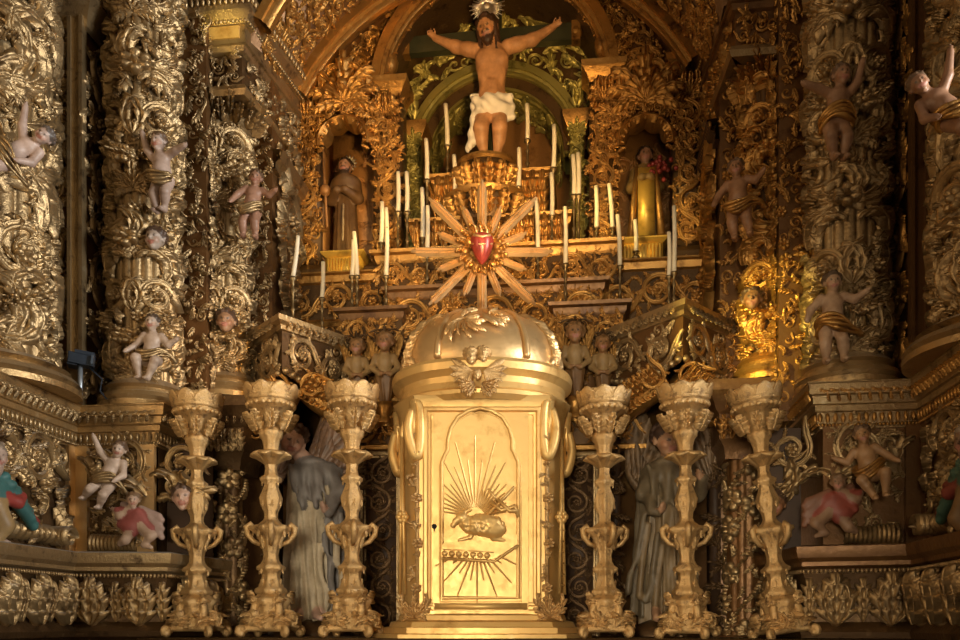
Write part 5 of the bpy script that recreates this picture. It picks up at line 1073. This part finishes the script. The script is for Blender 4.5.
# ---------------------------------------------------------------- the two large angels flanking the altar
def angel(px, Y, hx, hy, lab, col, cape, skin, hair, wings, seed, tilt, s, wcol):
    m = KD(px, Y)[1]/F; z0 = ZM; x = PX(px, Y); q = lambda a, b, d=0.: P3(a, b, Y + d)
    f = Fig(); zs = PZ(470, Y, px)
    cx = lambda t_: PX(px - 8*s*0 + (hx-px)*t_*.5, Y)
    fn, lo, hi = robe_fn((cx, Y), 27*m, 15*m, z0 + .07, zs, 15, .13, .72, 1.6, seed, .8); f.fn(fn, lo, hi, col, .02)
    f.ell(q(px, 476, -.02), (23*m, .105, 17*m), cape, .03); f.ell(q(px+2, 500, .0), (22*m,.11,22*m), col, .05)
    fn, lo, hi = robe_fn((PX(px+14*(-s), Y), Y + .05), 20*m, 16*m, z0 + .12, PZ(468, Y, px), 7, .16, .8, 2.2, seed+2, .9); f.fn(fn, lo, hi, cape, .02)
    for sx, ((ex, ey), (wx, wy)) in wings['arms'].items():
        limb(f, [q(px + 18*sx, 470, 0), q(ex, ey, -.04), q(wx, wy, -.16)], [8*m, 7.5*m, 5.5*m], cape, .03); hand(f, q(wx, wy, -.16), q(wx - 8*sx, wy - 4, -.2) - q(wx, wy, -.16), (0,.4,1), 15*m, skin, .6, sx)
    for i in range(6): f.cap(q(px - 22 + 6*i, 466 + 9*abs(math.sin(i)), -.09), q(px - 14 + 6*i, 500 + 6*(i % 2), -.12), 2.5*m, 2.2*m, cape, .02)
    for i in range(4): f.cap(q(px - s*6 + 7*i*-s, 545 - 10*i, -.13), q(px - s*14 + 9*i*-s, 606 - 5*i, -.10), 2.8*m, 3.4*m, cape if i % 2 else col, .02)
    f.cap(q(px, 466, -.02), q(hx, hy + 6, -.07), 8*m, 7*m, skin, .03); f.ell(q(px - 1, 463, -.03), (15*m,.08,6*m), tuple(np.array(cape)*1.25), .02)
    head(f, q(hx, hy, -.09), 15.5*m, tilt, skin, hair, 'curls', seed=seed, lids=True)
    for sx in (-1, 1): f.cap(q(px + 9*sx - 4, 612, -.1), q(px + 11*sx - 4, 618, -.2), 4.5*m, 3.5*m, skin, .02)
    zn = PZ(462, Y, px)
    dsp = lambda X_, Y_, Z_: np.clip((zn - Z_)/.08, 0, 1)*(.0075*np.sin(75*(X_-x)*(1 + .12*np.sin(5*Z_)) + 3.5*np.sin(4.*Z_ + 5*Y_)) + .0015*np.sin(30*Z_ + 40*(X_-x)*s))
    b = mk('angel', f.mesh(.0075, dsp), M['robe']); tag(b, lab, 'statue')
    for (rx, ry, d, up, L) in wings['wings']: mk('wing', wing(q(rx, ry, .10), d, up, L*m, 9, 3), M[wcol], b, label='feathered wing')
    mk('rock_base', G().lathe([(.0,z0+.10), (.12,z0+.10), (.2,z0+.07), (.24,z0+.02), (.24,z0)], (x, Y, 0), 24, rad=lambda r, z, th: r*(1+.12*np.sin(5*th)+.06*np.sin(11*th))), M['ground'], b)
    return b
M['wing'] = plain('painted wing', (.22,.13,.08), .45, 0, .5, 20); M['wingd'] = plain('dark painted wing', (.16,.10,.05), .45, .2, .5, 20)
angel(312, 5.35, 292, 441, 'tall angel statue in pale striped robe and blue grey cape, left of the altar', (.66,.58,.43), (.25,.245,.25), (.62,.42,.34), (.07,.04,.03),
      dict(arms={1: ((339,492), (330,512))}, wings=[(332,490,A(.12,0,.99),A(-.99,0,.12),88), (290,478,A(-.3,0,.9),A(-.9,0,-.3),60)]), 3, rotz(.45) @ roty(.25) @ rotx(.15), -1, 'wing')
angel(670, 5.35, 667, 441, 'tall dark robed angel statue with raised wings behind the leaning candlestick, right of the altar', (.30,.22,.12), (.20,.16,.10), (.60,.36,.22), (.07,.04,.03),
      dict(arms={-1: ((645,495), (655,512)), 1: ((700,492), (704,478))}, wings=[(655,492,A(-.28,0,.96),A(-.96,0,-.28),70), (692,486,A(.28,0,.96),A(.96,0,-.28),76)]), 5, rotz(.35) @ rotx(.1), 1, 'wingd')
# ---------------------------------------------------------------- putti
def putto(px, py, Y, hpx, pose, lab, rz=0., ry=0., seed=3, skin=PALE, hair=(.16,.10,.06), wings=False, name='putto', flip=False):
    m = KD(px, Y)[1]/F; f = putto_fig(pose, skin, hair, seed); g = f.mesh(.0125)
    if flip: g.V = [v*A(-1,1,1) for v in g.V]; g.Q = [q_[:, ::-1] for q_ in g.Q]
    g.xf(None, (0,0,-.5)); c = P3(px, py, Y); place(g, c, hpx*m, rz, 0, ry); b = mk(name, g, M['paint']); tag(b, lab, 'cherub figure')
    g = G(); rr = np.random.default_rng(seed); n = 36; tt = np.linspace(0, 1, n); aa = -2.2 + 4.4*tt
    P = np.stack([.16*np.sin(aa) + .16*np.maximum(0, tt-.75)*4*(1 if seed % 2 else -1), -.14*np.cos(aa) - .02, -.10 + .05*np.sin(aa*1.7+seed) - .25*np.maximum(0, tt-.72)], -1)
    for kk in range(4): g.tube(P + A(0, -.01*(kk % 2), .03*kk - .045) + A(.02,0,.02)*np.sin(tt*9+kk)[:, None], .022 + .008*np.sin(tt*14+kk), 6, 1.4)
    place(g, c, hpx*m, rz, 0, ry); mk('sash', g, M['old' if px < 480 else 'warm'], b, label='gilded sash')
    if wings:
        for sx in (-1, 1): w = wing((sx*.06,.09,.12), (sx*.75,.1,.6), (-sx*.6,0,.75), .38, 6, 2); place(w, c, hpx*m, rz, 0, ry); mk('wing', w, M['warm'], b)
    tz = A(*c); return b
SIT = dict(hip=(0,0,.36), chest=(.01,-.02,.60), head=(.0,-.05,.82), elbowl=(-.22,.0,.52), wristl=(-.3,-.1,.42), elbowr=(.22,-.02,.55), wristr=(.34,-.06,.62), kneel=(-.14,-.2,.30), footl=(-.10,-.12,.06), kneer=(.12,-.2,.28), footr=(.02,-.16,.05))
FLY = dict(hip=(0,0,.40), chest=(.05,-.02,.63), head=(.10,-.06,.84), elbowl=(-.14,-.03,.76), wristl=(-.26,-.05,.94), elbowr=(.22,-.06,.52), wristr=(.16,-.16,.42), kneel=(-.14,-.14,.24), footl=(-.24,-.02,.12), kneer=(.05,-.16,.2), footr=(-.02,-.02,.04))
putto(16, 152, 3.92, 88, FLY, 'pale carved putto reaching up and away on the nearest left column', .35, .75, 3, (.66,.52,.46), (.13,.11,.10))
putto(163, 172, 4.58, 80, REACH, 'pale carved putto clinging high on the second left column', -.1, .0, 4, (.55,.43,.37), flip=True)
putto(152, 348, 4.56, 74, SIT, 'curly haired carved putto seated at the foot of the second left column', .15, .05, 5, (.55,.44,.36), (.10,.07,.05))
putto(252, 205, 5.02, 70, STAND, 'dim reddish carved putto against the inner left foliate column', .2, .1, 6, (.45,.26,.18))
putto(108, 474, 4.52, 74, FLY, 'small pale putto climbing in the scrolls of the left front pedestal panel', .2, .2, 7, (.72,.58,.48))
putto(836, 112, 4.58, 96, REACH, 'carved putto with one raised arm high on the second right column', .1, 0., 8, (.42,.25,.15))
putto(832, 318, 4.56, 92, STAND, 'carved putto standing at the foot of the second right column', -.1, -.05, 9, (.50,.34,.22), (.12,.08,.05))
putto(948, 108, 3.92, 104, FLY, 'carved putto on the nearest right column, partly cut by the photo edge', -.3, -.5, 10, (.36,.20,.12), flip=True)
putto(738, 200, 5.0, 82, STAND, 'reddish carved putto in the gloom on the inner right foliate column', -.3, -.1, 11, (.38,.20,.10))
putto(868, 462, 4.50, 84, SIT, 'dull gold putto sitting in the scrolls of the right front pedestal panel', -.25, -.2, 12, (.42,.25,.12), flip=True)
# cherub heads
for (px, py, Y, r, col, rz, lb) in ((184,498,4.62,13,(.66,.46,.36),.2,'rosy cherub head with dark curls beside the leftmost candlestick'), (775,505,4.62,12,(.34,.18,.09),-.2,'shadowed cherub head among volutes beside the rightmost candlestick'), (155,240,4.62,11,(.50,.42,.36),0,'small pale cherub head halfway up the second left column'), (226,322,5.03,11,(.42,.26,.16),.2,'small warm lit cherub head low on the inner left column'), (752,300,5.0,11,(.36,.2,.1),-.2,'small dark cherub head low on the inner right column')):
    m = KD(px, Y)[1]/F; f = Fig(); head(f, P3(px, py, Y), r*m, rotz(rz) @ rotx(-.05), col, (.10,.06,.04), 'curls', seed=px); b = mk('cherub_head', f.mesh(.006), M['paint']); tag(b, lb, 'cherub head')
# little herm angels under the crowning blocks
for (px, yh, ht, Y, lb) in ((357,348,62,5.33,'first of the little herm angels left of the dome, darker, by the canopy'), (385,343,70,5.30,'second little herm angel, nearest the dome on its left side'), (575,334,74,5.30,'little herm angel nearest the dome on its right side'), (603,345,62,5.33,'little herm angel right of the dome beside the right canopy')):
    m = KD(px, Y)[1]/F; q = lambda a, b, d=0.: P3(a, b, Y + d); SKH = (.36,.20,.09); f = Fig(); GO = (.22,.12,.045); s_ = ht/70
    head(f, q(px, yh, -.03), 9.5*m*s_, rotx(-.1), SKH, GO, 'curls', seed=px); GB = (.40,.27,.12); f.cap(q(px, yh+8*s_), q(px, yh+12*s_), 4*m, 4*m, SKH, .02); f.ell(q(px, yh+18*s_), (9*m*s_, .045, 8*m*s_), GB, .03); f.ell(q(px, yh+29*s_), (7.5*m*s_, .042, 8*m*s_), GB, .03)
    for sx in (-1, 1): limb(f, [q(px+9*sx*s_, yh+14*s_), q(px+13*sx*s_, yh+25*s_, -.02), q(px+5*sx*s_, yh+31*s_, -.07)], [3.6*m, 3*m, 2.4*m], GB, .015); f.cap(q(px+5*sx*s_, yh+31*s_, -.07), q(px+2*sx*s_, yh+30*s_, -.085), 2.4*m, 1.8*m, SKH, .01)
    a = q(px, yh+58*s_); fn, lo, hi = robe_fn((a[0], Y), 5*m*s_, 10*m*s_, q(px, yh+60*s_)[2], q(px, yh+33*s_)[2], 7, .14, .8, 1, 2, 1); f.fn(fn, lo, hi, GO, .02)
    b = mk('herm_angel', f.mesh(.0065), M['robe']); tag(b, lb, 'cherub figure')
    for sx in (-1, 1): mk('wing', wing(q(px+5*sx, yh+18*s_, .04), (sx*.5,0,.85), (sx*.85,0,-.5), 19*m*s_, 6, 2), M['warm'], b)
    g = G().lathe([(.03,-.02), (.05,.0), (.045,-.04), (.03,-.09), (.055,-.11), (.055,-.13)], tuple(q(px, yh+60*s_)), 16); mk('bracket', g, M['warm'], b); o = Orn(); o.put('palmette', 0, -.01, 0, .06, hs=.1); o.sym('tail', .05, .0, 1, .03, hs=.06); mk('crest_foliage', o.to(flat(q(px, yh-9*s_, .03), (1,0,0), (0,0,1), (0,-1,0))), M['ground'], b)
# draped relief figures in the pedestal panels
def draped(px, py, Y, s, robe, lab, flip=1, seed=1, cloth2=None, face=True, SKR=(.55,.40,.30)):
    m = KD(px, Y)[1]/F*s; c = P3(px, py, Y); T = lambda x, y, d=0.: c + A(x*flip*m, -d*m, y*m); f = Fig(); c2 = cloth2 or robe
    f.ell(T(0,2,4), (15*m,9*m,12*m), robe, .02); f.ell(T(-8,-8,5), (13*m,9*m,9*m), robe, .02)
    for k in range(8): a = 2.4 + k*.42; f.cap(T(2,8,8), T(2+26*math.cos(a), 4+20*math.sin(a), 5+2*(k % 2)), 2.6*m, 4.4*m, robe if k % 2 else tuple(np.array(c2)*.8), .012)
    for k in range(6): f.cap(T(4+2*k,14-2*k,6), T(26+3*(k % 2),4-5*k,4), 2.6*m, 3.6*m, c2, .012)
    limb(f, [T(6,-8,6), T(18,-20,9), T(8,-30,6)], [6*m,5*m,3.5*m], SKR, .02); f.cap(T(8,-30,6), T(18,-33,8), 3.5*m, 2.6*m, SKR, .01)
    limb(f, [T(-4,-10,6), T(-14,-24,8), T(-22,-28,5)], [6*m,5*m,3.5*m], SKR, .02)
    if face: head(f, T(-4,22,8), 8.5*m, rotz(.3*flip), SKR, (.2,.12,.06), 'curls', seed=seed)
    limb(f, [T(-8,12,6), T(-20,4,8), T(-28,12,6)], [5*m,4*m,3*m], SKR, .02); hand(f, T(-28,12,6), A(-flip,0,.5), (0,-1,0), 9*m, SKR, .6)
    b = mk('draped_figure', f.mesh(.006), M['robe']); tag(b, lab, 'figure'); return b
draped(140, 520, 4.54, .85, (.36,.10,.09), 'kneeling relief figure in faded red drapery on the left front pedestal panel', 1, 3, (.42,.30,.26))
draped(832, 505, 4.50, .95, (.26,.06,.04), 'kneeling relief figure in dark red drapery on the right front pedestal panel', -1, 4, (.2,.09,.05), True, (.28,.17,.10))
for (px, py, s, lb, sk) in ((8,500,-1,'relief figure with teal wing and red sleeve on the inner face of the left pedestal',1), (962,488,1,'relief figure with green wing on the inner face of the right pedestal',1)):
    x = s*-2.20*-1; k_ = (px-480)/F; Yc = 3.95
    for _ in range(3): Yc = 3.95
    c = A(s*2.25, 3.90 if s < 0 else 3.94, PZ(py, 3.98, px)); f = Fig(); T = lambda u, v, d=0.: c + .8*A(-s*d, u, v)
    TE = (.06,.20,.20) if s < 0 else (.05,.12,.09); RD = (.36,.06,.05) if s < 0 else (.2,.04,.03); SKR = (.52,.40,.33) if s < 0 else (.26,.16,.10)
    for k in range(8): f.cap(T(-.02,.06,.05), T(.10 + .035*k*.9, .10 - .03*k, .05 + .01*(k % 2)), .022, .020, TE if k < 6 else RD, .008)
    f.ell(T(-.06,.02,.03), (.06,.09,.09), TE, .02); f.ell(T(-.1,.16,.06), .05, SKR, .02); limb(f, [T(-.02,.0,.07), T(.08,-.02,.1), T(.16,.03,.08)], [.035,.028,.02], RD, .02)
    for k in range(7): f.cap(T(-.04+.02*k,.10-.012*k,.04), T(.02+.045*k,.13-.045*k,.06+.012*(k % 2)), .02, .026, TE, .01)
    limb(f, [T(-.06,-.06,.06), T(-.02,-.17,.09), T(-.06,-.27,.05)], [.05,.04,.03], (.42,.29,.13) if s < 0 else (.2,.12,.05), .02); f.cap(T(-.06,-.27,.05), T(.03,-.28,.07), .03, .02, SKR, .01)
    head(f, T(-.08,.23,.07), .062, rotz(-s*1.0), SKR, (.25,.2,.15), 'curls', seed=7); b = mk('winged_figure', f.mesh(.0075), M['robe']); tag(b, lb, 'figure')
# ---------------------------------------------------------------- floodlight on the left cornice
Y = 4.50; q = lambda a, b, d=0.: P3(a, b, Y + d); c = q(82, 361); zc = ZC
t = thing('floodlight', 'small dark blue floodlight on a grey post upon the left cornice', 'floodlight', (c[0], c[1], zc))
g = G(); Rr = rotz(.45) @ roty(.12); g.box((0,0,0), (.125,.09,.055), Rr).box((-.05,0,.005), (.05,.10,.07), Rr).box((.02,0,.035), (.10,.08,.018), Rr); g.xf(None, c); mk('housing', g, M['iron'], t, 30)
g = G().box((.064,0,-.004), (.012,.08,.05), Rr).xf(None, c); mk('lamp_glass', g, M['glass'], t, 30)
mk('post', G().tube([A(c[0]-.01, c[1], zc), c + A(-.01,0,-.02)], .013, 10), M['steel'], t); mk('cable', G().tube([c + A(.03,.02,-.03), c + A(.09,.05,-.09), c + A(.07,.06,-.15), c + A(.12,.08,zc-c[2]+.012), c + A(.2,.1,zc-c[2]+.01)], .005, 6), M['iron'], t)
# ---------------------------------------------------------------- light and camera
def area(name, loc, aim, size, e, col, sy=None):
    L = bpy.data.lights.new(name, 'AREA'); L.energy = e; L.color = col; L.size = size
    if sy: L.shape = 'RECTANGLE'; L.size_y = sy
    o = bpy.data.objects.new(name, L); COL.objects.link(o); o.location = loc; o.rotation_euler = (Vector(aim) - Vector(loc)).to_track_quat('-Z', 'Y').to_euler(); return o
def spot(name, loc, aim, e, col, ang, blend=.5, r=.04):
    L = bpy.data.lights.new(name, 'SPOT'); L.energy = e; L.color = col; L.spot_size = math.radians(ang); L.spot_blend = blend; L.shadow_soft_size = r
    o = bpy.data.objects.new(name, L); COL.objects.link(o); o.location = loc; o.rotation_euler = (Vector(aim) - Vector(loc)).to_track_quat('-Z', 'Y').to_euler(); return o
area('nave_window', (6.5,1.9,3.5), (-1.8,4.7,2.5), 1.8, 680, (1,.96,.90), 2.6)
spot('nave_spot', (.3,-2.2,1.85), (.03,5,2.25), 880, (1,.84,.60), 36, .45, .5)
spot('added_yellow_spot', (-.6,3.0,3.15), (1.72,5.15,3.25), 700, (1,.76,.17), 17, .8)  # added spot in mid-air, standing in for the left floodlight's yellow beam
spot('vault_lamp', (.9,1.6,2.6), (-.35,5.9,4.9), 950, (1,.60,.22), 34, .9, .2)
spot('pedestal_lamp', (.5,4.2,4.4), tuple(P3(345,250,5.80)), 160, (1,.70,.2), 15, .8, .05)
spot('pedestal_lamp_2', (-.3,4.2,4.4), tuple(P3(643,222,5.85)), 150, (1,.70,.22), 20, .8, .05)
spot('entablature_lamp', (-1.0,3.2,4.0), tuple(P3(226,27,5.0)), 260, (1,.78,.22), 8, .8, .05)
area('right_fill', (-4.2,.2,3.6), (2.2,4.7,3.1), 1.6, 75, (1,.68,.38))  # added warm fill to lift the right columns, no fixture there
spot('left_glow', (.9,3.6,3.3), (-1.62,5.1,3.15), 110, (1,.52,.14), 24, .9, .1)
w = bpy.data.worlds.new('church'); bpy.context.scene.world = w; w.use_nodes = True; nt = w.node_tree; bg = nt.nodes['Background']
tc = nt.nodes.new('ShaderNodeTexCoord'); nz = noise(nt, 3.2, 3, .5, tc.outputs['Generated'])       # dim nave, with bright noise patches added for sparkle on the gilding
rp = ramp(nt, nz.outputs['Fac'], [(.40, (.030,.016,.007)), (.56, (.18,.115,.06)), (.64, (.80,.60,.38)), (.72, (1.6,1.3,.95))]); link(nt, rp.outputs['Color'], bg.inputs['Color']); bg.inputs['Strength'].default_value = .85
cam = bpy.data.cameras.new('camera'); cam.lens = F*36/960; cam.sensor_width = 36; cam.shift_y = (HY - 320)/960; cam.clip_start = .05
co = bpy.data.objects.new('camera', cam); COL.objects.link(co); co.location = (EX, 0, CZ); co.rotation_euler = (PI/2, 0, YAW); bpy.context.scene.camera = co
sc = bpy.context.scene; sc.view_settings.view_transform = 'Standard'; sc.view_settings.look = 'None'; sc.view_settings.exposure = 0; sc.view_settings.gamma = 1
